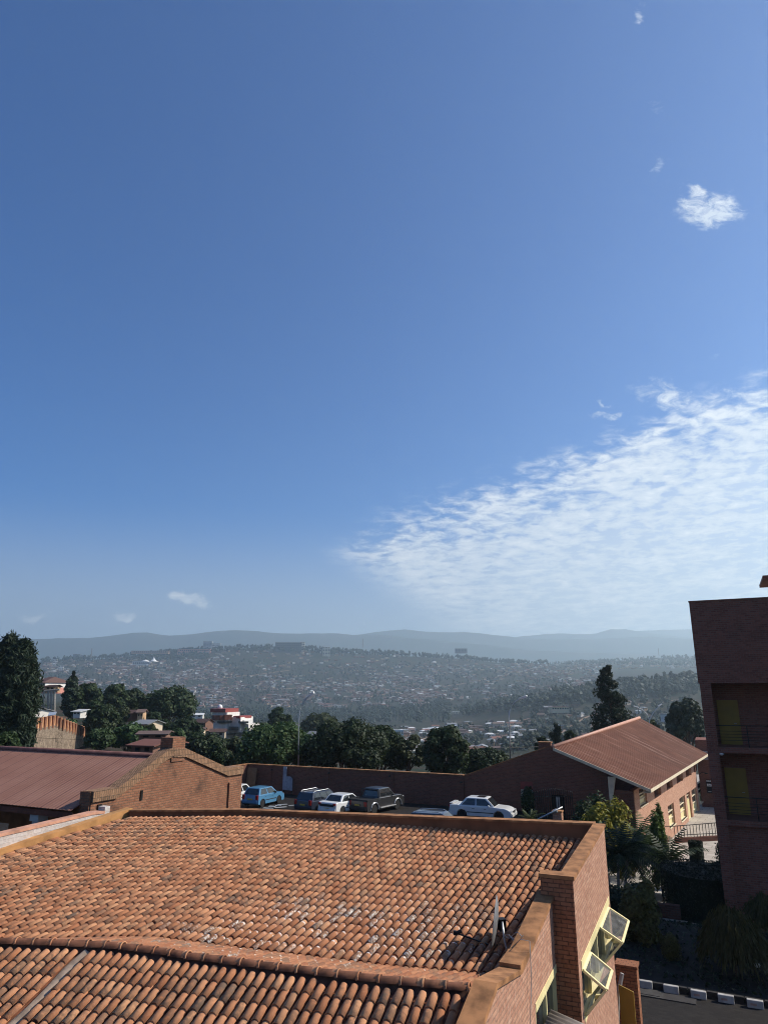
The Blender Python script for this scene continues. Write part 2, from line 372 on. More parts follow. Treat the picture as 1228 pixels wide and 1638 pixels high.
# distant mountain ridges
def ridge(name, Y, prof, depth, mat, seed):
    m = MB(); pxs = list(range(-420, 1700, 12)); xs = [p for p, _ in prof]; ys = [q for _, q in prof]; rows = []
    K = 22
    for k in range(K+1):
        f = k/K
        for p_ in pxs:
            y = np.interp(p_, xs, ys); top = ZC+Y*yratio(y); u = (p_-614)/1127.
            s = max(0, 1-abs(f-.5)*2); s = s*s*(3-2*s)*.75+s*.25
            yy = Y+(f-.5)*depth
            sp = mnoise.fractal(Vector((u*Y/1400., yy/1400., seed)), 1., 2., 4)
            z = -40+(top+40)*s+sp*Y*.018*s*(1-s)*4+ (mnoise.fractal(Vector((u*Y/240., seed, 0)), 1., 2., 3)*Y*.0012 if f == .5 else 0)
            m.v.append((u*yy, yy, z))
    n = len(pxs)
    for i in range(K):
        for j in range(n-1): m.f.append((i*n+j, i*n+j+1, (i+1)*n+j+1, (i+1)*n+j)); m.m.append(0)
    return m.build(name, mat, smooth=True, uv=False, props=dict(kind='structure'))
hm = NT('far_slopes'); p = hm.pos(); c = hm.mix(hm.ramp(hm.noise(p, .0025, 7, .65), .4, .65), (.030, .042, .026), (.060, .056, .040))
c = hm.mix(hm.ramp(hm.noise(p, .012, 4, .6), .58, .7, 0, .5), c, (.14, .12, .10)); hm.bsdf(c, .95, None, .1)
ridge('hills', 6200, [(-420, 1040), (-100, 1026), (0, 1020), (40, 1022), (60, 1022), (130, 1021), (200, 1013), (225, 1012), (262, 1017), (300, 1014), (330, 1010), (365, 1007), (400, 1010), (440, 1013), (520, 1013), (600, 1016), (680, 1022), (760, 1030), (860, 1040), (1000, 1046), (1300, 1050), (1700, 1055)], 1100, hm.mat, 1.5)
ridge('hills', 7300, [(-420, 1060), (300, 1045), (480, 1024), (540, 1018), (575, 1015), (620, 1008), (652, 1007), (690, 1011), (740, 1011), (780, 1014), (830, 1020), (900, 1023), (960, 1022), (1010, 1019), (1050, 1018), (1110, 1022), (1300, 1030), (1700, 1040)], 1100, hm.mat, 4.2)
ridge('hills', 8500, [(-420, 1060), (600, 1050), (780, 1026), (840, 1017), (900, 1013), (930, 1014), (955, 1014), (985, 1007), (1010, 1007), (1040, 1011), (1080, 1017), (1140, 1024), (1700, 1040)], 1100, hm.mat, 7.7)
ridge('hills', 9700, [(-420, 1060), (900, 1030), (990, 1014), (1040, 1008), (1110, 1007), (1250, 1004), (1400, 1012), (1700, 1025)], 1100, hm.mat, 9.1)
# the hazy air: one closed box round camera and land
def haze_box():
    m = MB(); x0, x1, y0, y1, z0, z1 = -11600, 11600, -11600, 11600, -240, 900
    m.par((x0, y0, z0), (x1-x0, 0, 0), (0, y1-y0, 0), (0, 0, z1-z0))
    h = NT('hazy_air'); v = h.n('ShaderNodeVolumePrincipled', {'Color': (.72, .90, 1.0), 'Density': HAZE, 'Anisotropy': .45})
    h.t.links.new(v.outputs[0], h.out.inputs['Volume'])
    o = m.build('haze', h.mat, uv=False, props=dict(kind='stuff')); return o
HAZE = 1.75e-4
haze_box()
# ------------------------------------------------------------------ the tiled roof in front
A_T = 23.7
tb = thing('tile_roof_building', 'brick building with a wide terracotta barrel-tile roof and ochre parapet coping, filling the foreground', 'building')
tn = az(A_T+90); td = az(A_T)
CN = atZ(965.3, 1318, ZC-3.26)                      # outer top corner of the parapet
def wr(x, y, off=0.): return onpl(x, y, CN-tn*off, tn)
# tile material ---------------------------------------------------------------
tm = NT('terracotta_tile'); i_ = tm.isl(); p = tm.pos(); uv = tm.uv()
suv = tm.n('ShaderNodeSeparateXYZ', {0: uv}); U_, V_ = suv.outputs[0], suv.outputs[1]
cr = tm.n('ShaderNodeValToRGB', {0: i_}); e = cr.color_ramp; e.elements[0].color = (.40, .155, .068, 1); e.elements[1].color = (.64, .325, .16, 1)
for q, cc in [(.18, (.48, .198, .088)), (.40, (.52, .225, .105)), (.62, (.58, .265, .128)), (.82, (.61, .29, .14))]:
    k = e.elements.new(q); k.color = (*cc, 1)
i2 = tm.math('FRACT', tm.math('MULTIPLY', i_, 37.77)); i3 = tm.math('FRACT', tm.math('MULTIPLY', i_, 91.13))
n1 = tm.noise(p, 9., 5, .65); n2 = tm.noise(p, 38., 4, .6); n3 = tm.noise(p, .55, 4, .6)
col = tm.mix(tm.ramp(n1, .35, .75, 0, .35), cr.outputs[0], (.33, .13, .07))
col = tm.mix(tm.ramp(n2, .5, .75, 0, .3), col, (.60, .36, .22))
gr = tm.math('MULTIPLY', tm.ramp(tm.math('ADD', n1, tm.math('MULTIPLY', tm.math('SUBTRACT', i2, .5), .35)), .50, .68), tm.ramp(tm.math('ADD', n3, tm.math('MULTIPLY', i2, .45)), .55, .95))
col = tm.mix(tm.math('MULTIPLY', gr, .6), col, (.13, .095, .065))
old = tm.ramp(i3, .955, .98); col = tm.mix(tm.math('MULTIPLY', old, tm.ramp(n1, .3, .6, .3, .85)), col, (.16, .115, .08))
LC = Vector((-1.2, 14.9, 0)); rp = tm.n('ShaderNodeVectorMath', {0: tm.n('ShaderNodeMapping', {'Vector': p, 'Location': (-LC.x, -LC.y, 0)}).outputs[0], 1: (.30, .52, 0)}, operation='MULTIPLY').outputs[0]
lm = tm.ramp(tm.math('ADD', tm.n('ShaderNodeVectorMath', {0: rp}, operation='LENGTH').outputs['Value'], tm.math('MULTIPLY', tm.math('SUBTRACT', tm.noise(p, 1.3, 4), .5), 1.2)), 1.25, .55)
rim = tm.math('MULTIPLY', tm.ramp(V_, .67, .73), tm.ramp(V_, .84, .80)); side = tm.math('MULTIPLY', tm.ramp(tm.math('ABSOLUTE', tm.math('SUBTRACT', U_, .35)), .22, .42), tm.ramp(i2, .80, .92))
face = tm.math('MULTIPLY', tm.ramp(i3, .975, .99), .7)
lime = tm.math('MULTIPLY', tm.math('MULTIPLY', lm, tm.math('MAXIMUM', tm.math('MAXIMUM', tm.math('MULTIPLY', rim, tm.ramp(i2, .08, .4, .2, 1.)), side), face)), tm.ramp(tm.noise(p, 24., 4), .44, .62))
spot = tm.ramp(i_, .996, .997)
col = tm.mix(tm.math('MULTIPLY', lime, .95), col, (.84, .79, .70))
tm.bsdf(col, .82, tm.bump(tm.math('ADD', n1, tm.math('MULTIPLY', n2, .6)), .35, .012), .25)
M['tile'] = tm.mat
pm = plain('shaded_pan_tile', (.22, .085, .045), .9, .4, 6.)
SEG = 7
class Tiles(MB):
    def __init__(s): super().__init__(); s.uv = []
    def tile(s, o, d, n, L, r0, r1, j=0.):
        """one half-round cover tile: o lower end centre, d up-slope unit, n normal, r0 lower end radius, r1 upper"""
        sd_ = d.cross(n); b = len(s.v); g = rng.random
        d = (d+sd_*(g()-.5)*.055+n*(g()-.5)*.03).normalized()
        for (q, r_, h) in ((0, r0, .016), (L, r1, .0)):
            c = o+d*q+n*h
            for k in range(SEG+1):
                th = math.pi*k/SEG; s.v.append(tuple(c-sd_*math.cos(th)*r_+n*math.sin(th)*r_*.92))
        ri = r0-.014
        for k in range(SEG+1):
            th = math.pi*k/SEG; s.v.append(tuple(o+n*.016-sd_*math.cos(th)*ri+n*math.sin(th)*ri*.92))
        for k in range(SEG+1):
            th = math.pi*k/SEG; s.v.append(tuple(o+d*.1+n*.015-sd_*math.cos(th)*ri*.95+n*math.sin(th)*ri*.86))
        m = SEG+1
        for k in range(SEG):
            u0, u1 = k/SEG, (k+1)/SEG
            s.f.append((b+k, b+m+k, b+m+k+1, b+k+1)); s.uv += [(u0, 0), (u0, 1), (u1, 1), (u1, 0)]
            s.f.append((b+k+1, b+2*m+k+1, b+2*m+k, b+k)); s.uv += [(u1, .3), (u1, .3), (u0, .3), (u0, .3)]
            s.f.append((b+2*m+k, b+2*m+k+1, b+3*m+k+1, b+3*m+k)); s.uv += [(.3, .3)]*4
        s.m += [0]*(3*SEG)
    def column(s, top, down, n, L, ex=.335, r0=.067, r1=.058, cut=False):
        d = -down; k = max(1, round(L/ex)); e_ = L/k
        for q in range(k):
            o = top+down*(e_*(q+1)+(rng.random()*.09 if rng.random() < .05 else 0))+n*(.004*rng.random())+d.cross(n)*(rng.random()-.5)*.014
            s.tile(o+d*(rng.random()-.5)*.03, d, n, e_*1.16 if q else e_*1.0, r0*(1+.05*(rng.random()-.5)), r1)
# main slope ------------------------------------------------------------------
T0 = atZ(930, 1329, ZC-3.26-.36)
cdir = ray(1150, 936).normalized(); rdir = ray(-2857, 1168).normalized()
nrm = cdir.cross(rdir).normalized()
if nrm.z < 0: nrm = -nrm
def ab(P):
    d = P-T0; c_r = cdir.dot(rdir); x = d.dot(cdir); y = d.dot(rdir); det = 1-c_r*c_r
    return (x-c_r*y)/det, (y-c_r*x)/det
def onroof(x, y): return onpl(x, y, T0, nrm)
top_px = [(940, 1329), (600, 1313.5), (390, 1308.5), (207, 1310)]
tl = [ab(onroof(*q)) for q in top_px]
left_px = [(100, 1341), (0, 1373), (-160, 1426), (-400, 1505)]
ll = [ab(onroof(*q)) for q in left_px]
val_px = [(800, 1564), (760, 1562), (628, 1551), (455, 1530), (328, 1514), (250, 1504), (172, 1504), (64, 1508), (0, 1510), (-160, 1520), (-420, 1540)]
vl = [ab(onroof(*q)) for q in val_px]
topA = sorted([(b, a) for a, b in tl+ll]); valA = sorted([(b, a) for a, b in vl])
def interp(tab, b): return float(np.interp(b, [q[0] for q in tab], [q[1] for q in tab]))
PIT = .172
tiles = Tiles(); dull = Tiles(); pans = MB()
b = tl[0][1]+.06; bmax = max(q[0] for q in topA)
while b < bmax:
    ta, va = interp(topA, b), interp(valA, b)
    if ta-va > .2:
        ta -= rng.random()*.02
        tiles.column(T0+cdir*ta+rdir*b+nrm*.03, -cdir, nrm, ta-va)
    b += PIT
# bed under the covers (troughs)
def bed(mb, P, Q, n, drop=.02):
    pass
bb = [tl[0][1]-.12]+list(np.linspace(tl[0][1], bmax, 40))
for i in range(len(bb)-1):
    q = []
    for b_, key in ((bb[i], 0), (bb[i+1], 0)):
        q.append((T0+cdir*(interp(topA, b_)+.15)+rdir*b_-nrm*.01, T0+cdir*(interp(valA, b_)-.25)+rdir*b_-nrm*.01))
    pans.quad(q[0][0], q[0][1], q[1][1], q[1][0])
# ridge and near slope ---------------------------------------------------------
RG_px = [(752, 1590), (606, 1576), (500, 1563), (423, 1553), (304, 1538), (249, 1529), (177, 1520), (144, 1518), (0, 1513), (-200, 1507), (-420, 1502)]
def ridge_pt(x, y): return atZ(x, y, 5.30+.12*(x/750.))
RG = [ridge_pt(*q) for q in RG_px]
RL = [0.]
for i in range(1, len(RG)): RL.append(RL[-1]+(RG[i]-RG[i-1]).length)
def rg(s):
    k = min(max(int(np.searchsorted(RL, s))-1, 0), len(RG)-2); f = (s-RL[k])/(RL[k+1]-RL[k]); return RG[k].lerp(RG[k+1], f)
c2 = ray(990, 675).normalized(); rd2 = (RG[4]-RG[0]).normalized(); n2_ = c2.cross(rd2).normalized()
if n2_.z < 0: n2_ = -n2_
VL = [onroof(*q) for q in val_px]
def valley_near(P):
    best = None
    for i in range(len(VL)-1):
        a, c = VL[i], VL[i+1]; dd = (c-a); dd2 = dd.x**2+dd.y**2
        # ray from P along plan direction az 22
        g = az(22); det = g.x*dd.y-g.y*dd.x
        s_ = ((a.x-P.x)*dd.y-(a.y-P.y)*dd.x)/det; f = ((a.x-P.x)*g.y-(a.y-P.y)*g.x)/det
        if -1e-6 <= f <= 1 and s_ > 0: best = a+dd*f
    return best
strip_s = None; s_ = .16; gap = None
while s_ < RL[-1]:
    P = rg(s_); px = proj(P)[0]
    if 132 < px < 156:
        if gap is None: gap = P
    else:
        tiles.column(P-c2*.10+n2_*.02, -c2, n2_, 4.6, ex=.29, r0=.068, r1=.059)
    V = valley_near(P)
    if V is not None:
        dn = (V-P); L = dn.length; dn.normalize(); nn_ = dn.cross(rd2).normalized()
        if nn_.z < 0: nn_ = -nn_
        if L > .3: dull.column(P+dn*.08+nn_*.0, dn, nn_, L-.04, ex=.3, r0=.068, r1=.058)
    s_ += PIT
for i in range(len(RG)-1):
    a, c = RG[i], RG[i+1]
    pans.quad(a-n2_*.02, c-n2_*.02, c-c2*4.8-n2_*.02, a-c2*4.8-n2_*.02)
    va, vc = valley_near(a+ (c-a)*.01), valley_near(c-(c-a)*.01)
    if va and vc: pans.quad(a-UP*.05, va-UP*.03, vc-UP*.03, c-UP*.05)
roof = tiles.build('tiled_roof', M['tile'], tb, smooth=True)
M['tile_dull'] = M['tile'].copy(); M['tile_dull'].name = 'dull_terracotta_tile'  # copy of the tile material, its ramp colours darkened below
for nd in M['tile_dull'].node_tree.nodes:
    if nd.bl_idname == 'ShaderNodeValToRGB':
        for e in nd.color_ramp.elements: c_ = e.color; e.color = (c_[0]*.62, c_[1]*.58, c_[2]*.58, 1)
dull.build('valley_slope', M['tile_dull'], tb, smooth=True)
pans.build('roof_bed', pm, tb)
# ridge caps
caps = Tiles(); lips = Tiles(); s_ = 0.
while s_ < RL[-1]-.4:
    a = rg(s_); c = rg(min(s_+.42, RL[-1])); d = (c-a).normalized(); n = UP-d*UP.dot(d)
    caps.tile(a+UP*.05, d, n.normalized(), .38, .085, .080)
    k0_ = len(caps.m); caps.tile(a+UP*.052, d, n.normalized(), .035, .098, .094); caps.m[k0_:] = [1]*(len(caps.m)-k0_)
    s_ += .335
caps.build('ridge_cap', [plain('dark_ridge_tile', (.14, .058, .032), .85, .4, 5., bump=.3), M['tile']], tb, smooth=True)  # caps a darker brown than the roof tiles, lips in tile colour
mort = MB()
for i in range(len(RG)-1):
    a, c = RG[i], RG[i+1]; mort.quad(a+UP*.07, c+UP*.07, c-c2*.14-n2_*.01, a-c2*.14-n2_*.01)
mort.build('ridge_mortar', plain('dark_ridge_mortar', (.10, .045, .028), .9, .35, 5.), tb)
if gap is not None:
    st = MB(); sdv = c2.cross(n2_).normalized()
    for k in range(12):
        o = gap-c2*(.08+.38*k); wv_ = .10+.03*math.sin(k*1.7)
        o2 = gap-c2*(.08+.38*(k+1)); w2_ = .10+.03*math.sin((k+1)*1.7)
        st.add([o-sdv*wv_+n2_*.0, o+n2_*.055, o+sdv*wv_, o2-sdv*w2_, o2+n2_*.055, o2+sdv*w2_], [(0, 1, 4, 3), (1, 2, 5, 4)])
    st.build('cement_strip', plain('brown_cement', (.34, .25, .18), .9, .3, 5, bump=.4), tb, smooth=True)
# parapets ---------------------------------------------------------------------
cp_ = MB(); wl = MB(); inn = MB()
def wallstrip(mbw, mbc, P, Q, nrm_, th, base, over=.03, ct=.06, basez=None):
    """wall below the line P-Q (outer top edge), thickness th towards -nrm_, with a coping"""
    P, Q = Vector(P), Vector(Q); dP = Vector((P.x, P.y, base)); dQ = Vector((Q.x, Q.y, base if basez is None else basez))
    t_ = nrm_*th; c_ = UP*ct
    mbw.add([P-c_, Q-c_, Q-c_-t_, P-c_-t_, dP, dQ, dQ-t_, dP-t_], [(0, 1, 2, 3), (0, 4, 5, 1), (2, 6, 7, 3), (1, 5, 6, 2), (3, 7, 4, 0)])
    o = nrm_*over
    mbc.add([P+o, Q+o, Q-t_-o, P-t_-o, P+o-c_, Q+o-c_, Q-t_-o-c_, P-t_-o-c_], [(0, 1, 2, 3), (0, 4, 5, 1), (2, 6, 7, 3), (1, 5, 6, 2), (3, 7, 4, 0), (4, 7, 6, 5)])
# right wall: upper bay and the set-back bay
PO = wr(915.4, 1402.4)
INS = .42
wall_open = []
Z_T = CN.z
# window strip of the bay: from the yellow head down
hd0, hd1 = wr(969.5, 1437), wr(931, 1531)
zh = (hd0.z+hd1.z)/2-.02; ZS = wr(934, 1628).z-.10
sl = lambda P: (P-CN).dot(td)
bay_end = sl(PO)
w0, w1 = bay_end+.30, -.22       # window from near the pillar to near the corner (along the wall, negative is towards us)
def wp(s, z, out=0.): return Vector((CN.x, CN.y, 0))+td*s+tn*out+UP*z
def ztop(s): return CN.z+(PO.z-CN.z)*(s/bay_end)
fw = MB()
def face(s0, s1, z00, z01, z10, z11, o0=0., th=.28):
    a, b_, c, d_ = wp(s0, z00, o0), wp(s1, z01, o0), wp(s1, z11, o0), wp(s0, z10, o0); t_ = tn*th
    fw.add([a, b_, c, d_, a-t_, b_-t_, c-t_, d_-t_], [(0, 1, 2, 3), (7, 6, 5, 4), (0, 4, 5, 1), (1, 5, 6, 2), (2, 6, 7, 3), (3, 7, 4, 0)])
face(bay_end, 0, zh, zh, ztop(bay_end)-.06, ztop(0)-.06)
face(bay_end, w0, ZS, ZS, zh, zh); face(w1, 0, ZS, ZS, zh, zh)
face(bay_end, 0, -2, -2, ZS, ZS)
# pillar cheek facing us (the return of the bay)
pk = MB(); pe = wp(bay_end, 0); pk.par(wp(bay_end, -2)-td*.002+tn*(-.002), -tn*.62, td*.28, UP*(PO.z-.06+2))
pk.build('pier', M['brick_pier'], tb)
cp_.par(wp(bay_end, PO.z-.06, .03)-td*.03, -tn*.68, td*.34, UP*.065)
wallc = CN+UP*0
cp_.add([CN+tn*.03+td*.03, PO+tn*.03, PO-tn*.27, CN-tn*.27+td*.03, CN+tn*.03-UP*.065+td*.03, PO+tn*.03-UP*.065, PO-tn*.27-UP*.065, CN-tn*.27-UP*.065+td*.03], [(0, 1, 2, 3), (0, 4, 5, 1), (2, 6, 7, 3), (1, 5, 6, 2), (3, 7, 4, 0), (4, 7, 6, 5)])
# set-back bay further towards us
fw2 = MB()
q0 = wr(882, 1430, INS); q1 = wr(832, 1549, INS); q2 = wr(792, 1572, INS); q3 = wr(768, 1638, INS)
q4 = q3+(q3-q2)*2.0
L2 = [q0+td*.25, q1, q1-UP*.02-td*.02, q2, q3, q4]
zh2 = wr(884, 1550, INS).z; s20 = sl(wr(889, 1545, INS)); s21 = s20-3.2
def wp2(s, z): return wp(s, z, -INS)
base_line = [q0+td*.25, q1, q2, q3, q4]
for i in range(4):
    P, Q = base_line[i], base_line[i+1]
    cp_.add([P+tn*.03, Q+tn*.03, Q-tn*.30, P-tn*.30, P+tn*.03-UP*.07, Q+tn*.03-UP*.07, Q-tn*.30-UP*.07, P-tn*.30-UP*.07], [(0, 1, 2, 3), (0, 4, 5, 1), (2, 6, 7, 3), (1, 5, 6, 2), (3, 7, 4, 0), (4, 7, 6, 5)])
    fw2.add([P-UP*.07, Q-UP*.07, Vector((Q.x, Q.y, zh2)), Vector((P.x, P.y, zh2)), P-UP*.07-tn*.28, Q-UP*.07-tn*.28, Vector((Q.x, Q.y, zh2))-tn*.28, Vector((P.x, P.y, zh2))-tn*.28],
            [(0, 3, 2, 1), (4, 5, 6, 7), (0, 4, 7, 3), (1, 2, 6, 5), (2, 3, 7, 6)])
e0, e1 = sl(base_line[0]), sl(q4)
def face2(s0, s1, z0, z1):
    a, b_, c, d_ = wp2(s0, z0), wp2(s1, z0), wp2(s1, z1), wp2(s0, z1); t_ = tn*.28
    fw2.add([a, b_, c, d_, a-t_, b_-t_, c-t_, d_-t_], [(0, 1, 2, 3), (7, 6, 5, 4), (0, 4, 5, 1), (1, 5, 6, 2), (2, 6, 7, 3), (3, 7, 4, 0)])
wa, wb = s20-.02, s20-1.9
face2(wa, e0, -2, zh2); face2(e1, wb, -2, zh2); face2(wb, wa, -2, zh2-1.5)
fw.build('side_wall', M['brick_face'], tb); fw2.build('set_back_wall', M['brick_face'], tb)
# scupper: dark drain slot at the valley end
sc = MB(); s0_ = sl(q1)
for k in (0,): sc.par(wp2(s0_+.02, q1.z-.30)-tn*.34, td*.42, tn*.02, UP*.22)
sc.build('rain_outlet', M['dark'], tb)
cp_.par(wp2(s0_-.12, q1.z+.0)-tn*.305, td*.62, tn*.335, UP*.085)
# far parapet (two straight lengths) and left coping
TPo = [CN, atZ(390, 1294.5, 0), atZ(207, 1295.5, 0)]
def top_at(x, y, P0, rise=.26):
    return P0
a0 = onroof(945, 1325); a1 = onroof(390, 1308.5); a2 = onroof(207, 1310)
def over(Pr, x, y):
    """the point above the place Pr, pushed .34 m outward, seen at picture height y"""
    Q = Pr+cdir*.22; r = ray(x, y); k = Q.y/r.y; return CAM+r*k
b1 = over(a1, 390, 1295); b2 = over(a2, 207, 1296)
nf = (CN-b1).cross(UP).normalized(); nf = nf if nf.y > 0 else -nf
def para(P, Q, nn_, mat_in, th=.26, low=1.2):
    t_ = nn_*th
    inn.add([P-UP*.05, Q-UP*.05, Q-UP*low, P-UP*low], [(0, 1, 2, 3)])
    inn.add([P+t_-UP*.05, Q+t_-UP*.05, Vector((Q.x, Q.y, -2))+t_, Vector((P.x, P.y, -2))+t_], [(3, 2, 1, 0)])
    o = nn_*.03
    cp_.add([P-o, Q-o, Q+t_+o, P+t_+o, P-o-UP*.055, Q-o-UP*.055, Q+t_+o-UP*.055, P+t_+o-UP*.055], [(0, 1, 2, 3), (0, 4, 5, 1), (2, 6, 7, 3), (1, 5, 6, 2), (3, 7, 4, 0), (4, 7, 6, 5)])
para(CN-tn*.24, b1, nf, None)
nf2 = (b1-b2).cross(UP).normalized(); nf2 = nf2 if nf2.y > 0 else -nf2
para(b1, b2, nf2, None)
inn.build('far_parapet', M['brown_plaster'], tb)
# left coping band, its top face seen broadly
lc = MB(); lo = []
for (x, y) in [(207, 1296), (100, 1331), (0, 1363), (-160, 1416), (-400, 1496)]:
    P = onroof(x, y+7)+nrm*.22; lo.append(P)
ln_ = -(cdir.cross(UP)).normalized()
for i in range(len(lo)-1):
    P, Q = lo[i], lo[i+1]
    lc.add([P+ln_*.14, Q+ln_*.14, Q-ln_*.16, P-ln_*.16, P+ln_*.14-UP*.9, Q+ln_*.14-UP*.9, Q-ln_*.16-UP*.5, P-ln_*.16-UP*.5], [(0, 1, 2, 3), (0, 4, 5, 1), (2, 6, 7, 3), (1, 5, 6, 2), (3, 7, 4, 0)])
lc.build('left_coping', M['render'], tb)
cp_.build('coping', M['coping'], tb)
# whitewashed wall beyond the left coping
pw = MB(); pc = MB()
wq = [(168, 1297), (150, 1299), (0, 1334), (-160, 1372), (-400, 1430)]
wpts = [Vector((0, 0, 0))+onpl(x, y, lo[0]+ln_*.62, ln_) for x, y in wq]
for i in range(len(wpts)-1):
    P, Q = wpts[i], wpts[i+1]
    pw.add([P-UP*.08, Q-UP*.08, Vector((Q.x, Q.y, 2)), Vector((P.x, P.y, 2)), P-UP*.08+ln_*.25, Q-UP*.08+ln_*.25, Vector((Q.x, Q.y, 0))+ln_*.25, Vector((P.x, P.y, 0))+ln_*.25], [(0, 3, 2, 1), (4, 5, 6, 7), (0, 4, 7, 3), (1, 2, 6, 5)])
    pc.add([P-ln_*.02, Q-ln_*.02, Q+ln_*.30, P+ln_*.30, P-UP*.08-ln_*.02, Q-UP*.08-ln_*.02, Q-UP*.08+ln_*.30, P-UP*.08+ln_*.30], [(0, 1, 2, 3), (0, 4, 5, 1), (2, 6, 7, 3), (0, 3, 7, 4), (1, 5, 6, 2)])
P = wpts[0]; pw.par(P-UP*2.5+td*.0, td*.22, ln_*.3, UP*2.62)
pwo = pw.build('whitewashed_wall', M['brick_pale'], tb); pc.build('wall_capping', plain('pink_capping', (.50, .26, .17), .85, .25, 3), tb)
# unseen block added inside so that no light leaks through
ib = MB(); c0 = Vector((CN.x, CN.y, 0))
ib.prism([c0-td*.5-tn*.6, c0-td*9-tn*1.2, c0-td*9-tn*16, Vector((b2.x+1., b2.y-.6, 0)), Vector((b1.x, b1.y-.6, 0))], UP*4.25)
ib.build('inner_light_block', M['dark'], tb)
# projecting windows --------------------------------------------------------------
def solve_out(P, x, y):
    """outward offset and height of the sash edge that leaves hinge point P and is seen at x, y"""
    r = ray(x, y); nn_ = td; k = (P-CAM).dot(nn_)/r.dot(nn_); Q = CAM+r*k; return Q
frame = MB(); F_ = .075
def bar(m, P, Q, wd=.05, dp=.04, nvec=None):
    d = (Q-P); L = d.length; d.normalize(); nvec = nvec or tn
    s1 = d.cross(nvec).normalized()
    m.par(P-s1*wd/2-nvec*dp/2, d*L, s1*wd, nvec*dp)
zs = ZS
for (z0_, z1_) in ((zh-.17, zh), (zs, zs+.09)):
    frame.par(wp(w0, z0_, .012)-tn*.10, td*(w1-w0), tn*.10, UP*(z1_-z0_))
for s_ in np.linspace(w0, w1-.06, 5):
    frame.par(wp(s_, zs+.09, .0)-tn*.10, td*.06, tn*.09, UP*(zh-.17-zs-.09))
wf = frame.build('window', M['yellow_pale'], tb)
gp = MB(); gp.quad(wp(w0, zs, -.08), wp(w1, zs, -.08), wp(w1, zh, -.08), wp(w0, zh, -.08)); gp.build('pane', M['glass'], wf)
for (hf, hn, of, on, ln) in [((970.6, 1442.6), (957.5, 1473), (1004.5, 1474.4), (994.4, 1507.3), (968, 1532)), ((941.3, 1509.8), (931.2, 1555.3), (980.7, 1547.7), (965.6, 1589), (934, 1628))]:
    HF = wr(*hf); HN = wr(*hn)
    HF = wp(sl(HF), zh-.19, .02); HN = wp(sl(HN), zh-.19, .02)
    a = solve_out(HF, *of); b_ = solve_out(HN, *on)
    oo = ((a-HF).dot(tn)+(b_-HN).dot(tn))/2; zz = ((a.z-HF.z)+(b_.z-HN.z))/2
    OF = HF+tn*oo+UP*zz; ON = HN+tn*oo+UP*zz
    LN = wp(sl(HN), zs+.10, .02); LF = wp(sl(HF), zs+.10, .02)
    for (nm, c4) in (('sash', (HF, HN, ON, OF)), ('lower_sash', (OF, ON, LN, LF))):
        m = MB(); nn_ = (c4[1]-c4[0]).cross(c4[3]-c4[0]).normalized()
        for k in range(4): bar(m, c4[k], c4[(k+1) % 4], .055, .045, nn_)
        if nm == 'sash': bar(m, c4[0].lerp(c4[1], .0), c4[3].lerp(c4[2], .0), .03, .03, nn_)
        s_o = m.build(nm, M['yellow_pale'], wf)
        g_ = MB(); g_.quad(*[q+nn_*.004 for q in c4]); 
    # panes join as one mesh per sash
        g_.build('pane', M['clear'], wf)
frame2 = MB()
for (z0_, z1_) in ((zh2-.13, zh2), (zh2-1.5, zh2-1.42)):
    frame2.par(wp2(wb, z0_)-tn*.10+tn*.012, td*(wa-wb), tn*.10, UP*(z1_-z0_))
for s_ in np.linspace(wb, wa-.06, 3): frame2.par(wp2(s_, zh2-1.42)-tn*.10, td*.06, tn*.09, UP*1.29)
wf2 = frame2.build('window', M['yellow_pale'], tb)
gp = MB(); gp.quad(wp2(wb, zh2-1.5)-tn*.08, wp2(wa, zh2-1.5)-tn*.08, wp2(wa, zh2)-tn*.08, wp2(wb, zh2)-tn*.08); gp.build('pane', M['glass'], wf2)
# corrugated canopy at the foot of the set-back bay
cv = MB(); k0 = wp2(sl(wr(866, 1643, INS)), wr(866, 1643, INS).z)
for i in range(60):
    pass
nC = 90
for i in range(nC+1):
    s_ = -1.9+2.6*i/nC; h = .018*math.cos(i*math.pi/2.5)
    for (o_, zz) in ((.02, 0), (.95, -.22)): cv.v.append(tuple(k0+td*s_+tn*o_+UP*(zz+h)))
for i in range(nC): cv.f.append((2*i, 2*i+1, 2*i+3, 2*i+2)); cv.m.append(0)
co_ = cv.build('canopy', plain('corrugated_grey_sheet', (.22, .19, .165), .6, .25, 3), tb, smooth=True)
md = co_.modifiers.new('sheet', 'SOLIDIFY'); md.thickness = .006
# satellite dish ---------------------------------------------------------------------
DB = onroof(808, 1532); dish = thing('satellite_dish', 'grey satellite dish seen edge-on beside the parapet at the low end of the tiled roof', 'satellite dish', DB)
m = MB(); base = wp(sl(wr(838, 1520, INS)), 0, -INS-.30)
Dc = atY(790, 1474, DB.y+.35); pt = atY(801, 1462, DB.y+.30); el = atY(806, 1500, DB.y+.2); ft = atY(812, 1530, DB.y+.1)
m.tube([Dc+Vector((.03, .02, -.02)), pt.lerp(el, .35), el, ft, ft-UP*.25+Vector((.06, 0, 0))], .024, 8); m.build('mast', M['steel'], dish, smooth=True)
m = MB(); vv_ = (Dc-CAM).normalized(); axd = (UP.cross(vv_).normalized()+UP*.16+vv_*.06).normalized(); Rd = .44
prof = [(Rd*k/8, .06*(k/8)**2) for k in range(9)]
a_ = axd.orthogonal().normalized()
m.lathe([(.001, 0)]+prof[1:]+[(Rd+.006, .068), (Rd-.004, .068-.012)]+[(Rd*k/8, .06*(k/8)**2-.012) for k in range(7, 0, -1)]+[(.001, -.012)], Dc-axd*.06, axd, 28)
m.build('reflector', plain('grey_dish_paint', (.20, .20, .20), .5, .15), dish, smooth=True)
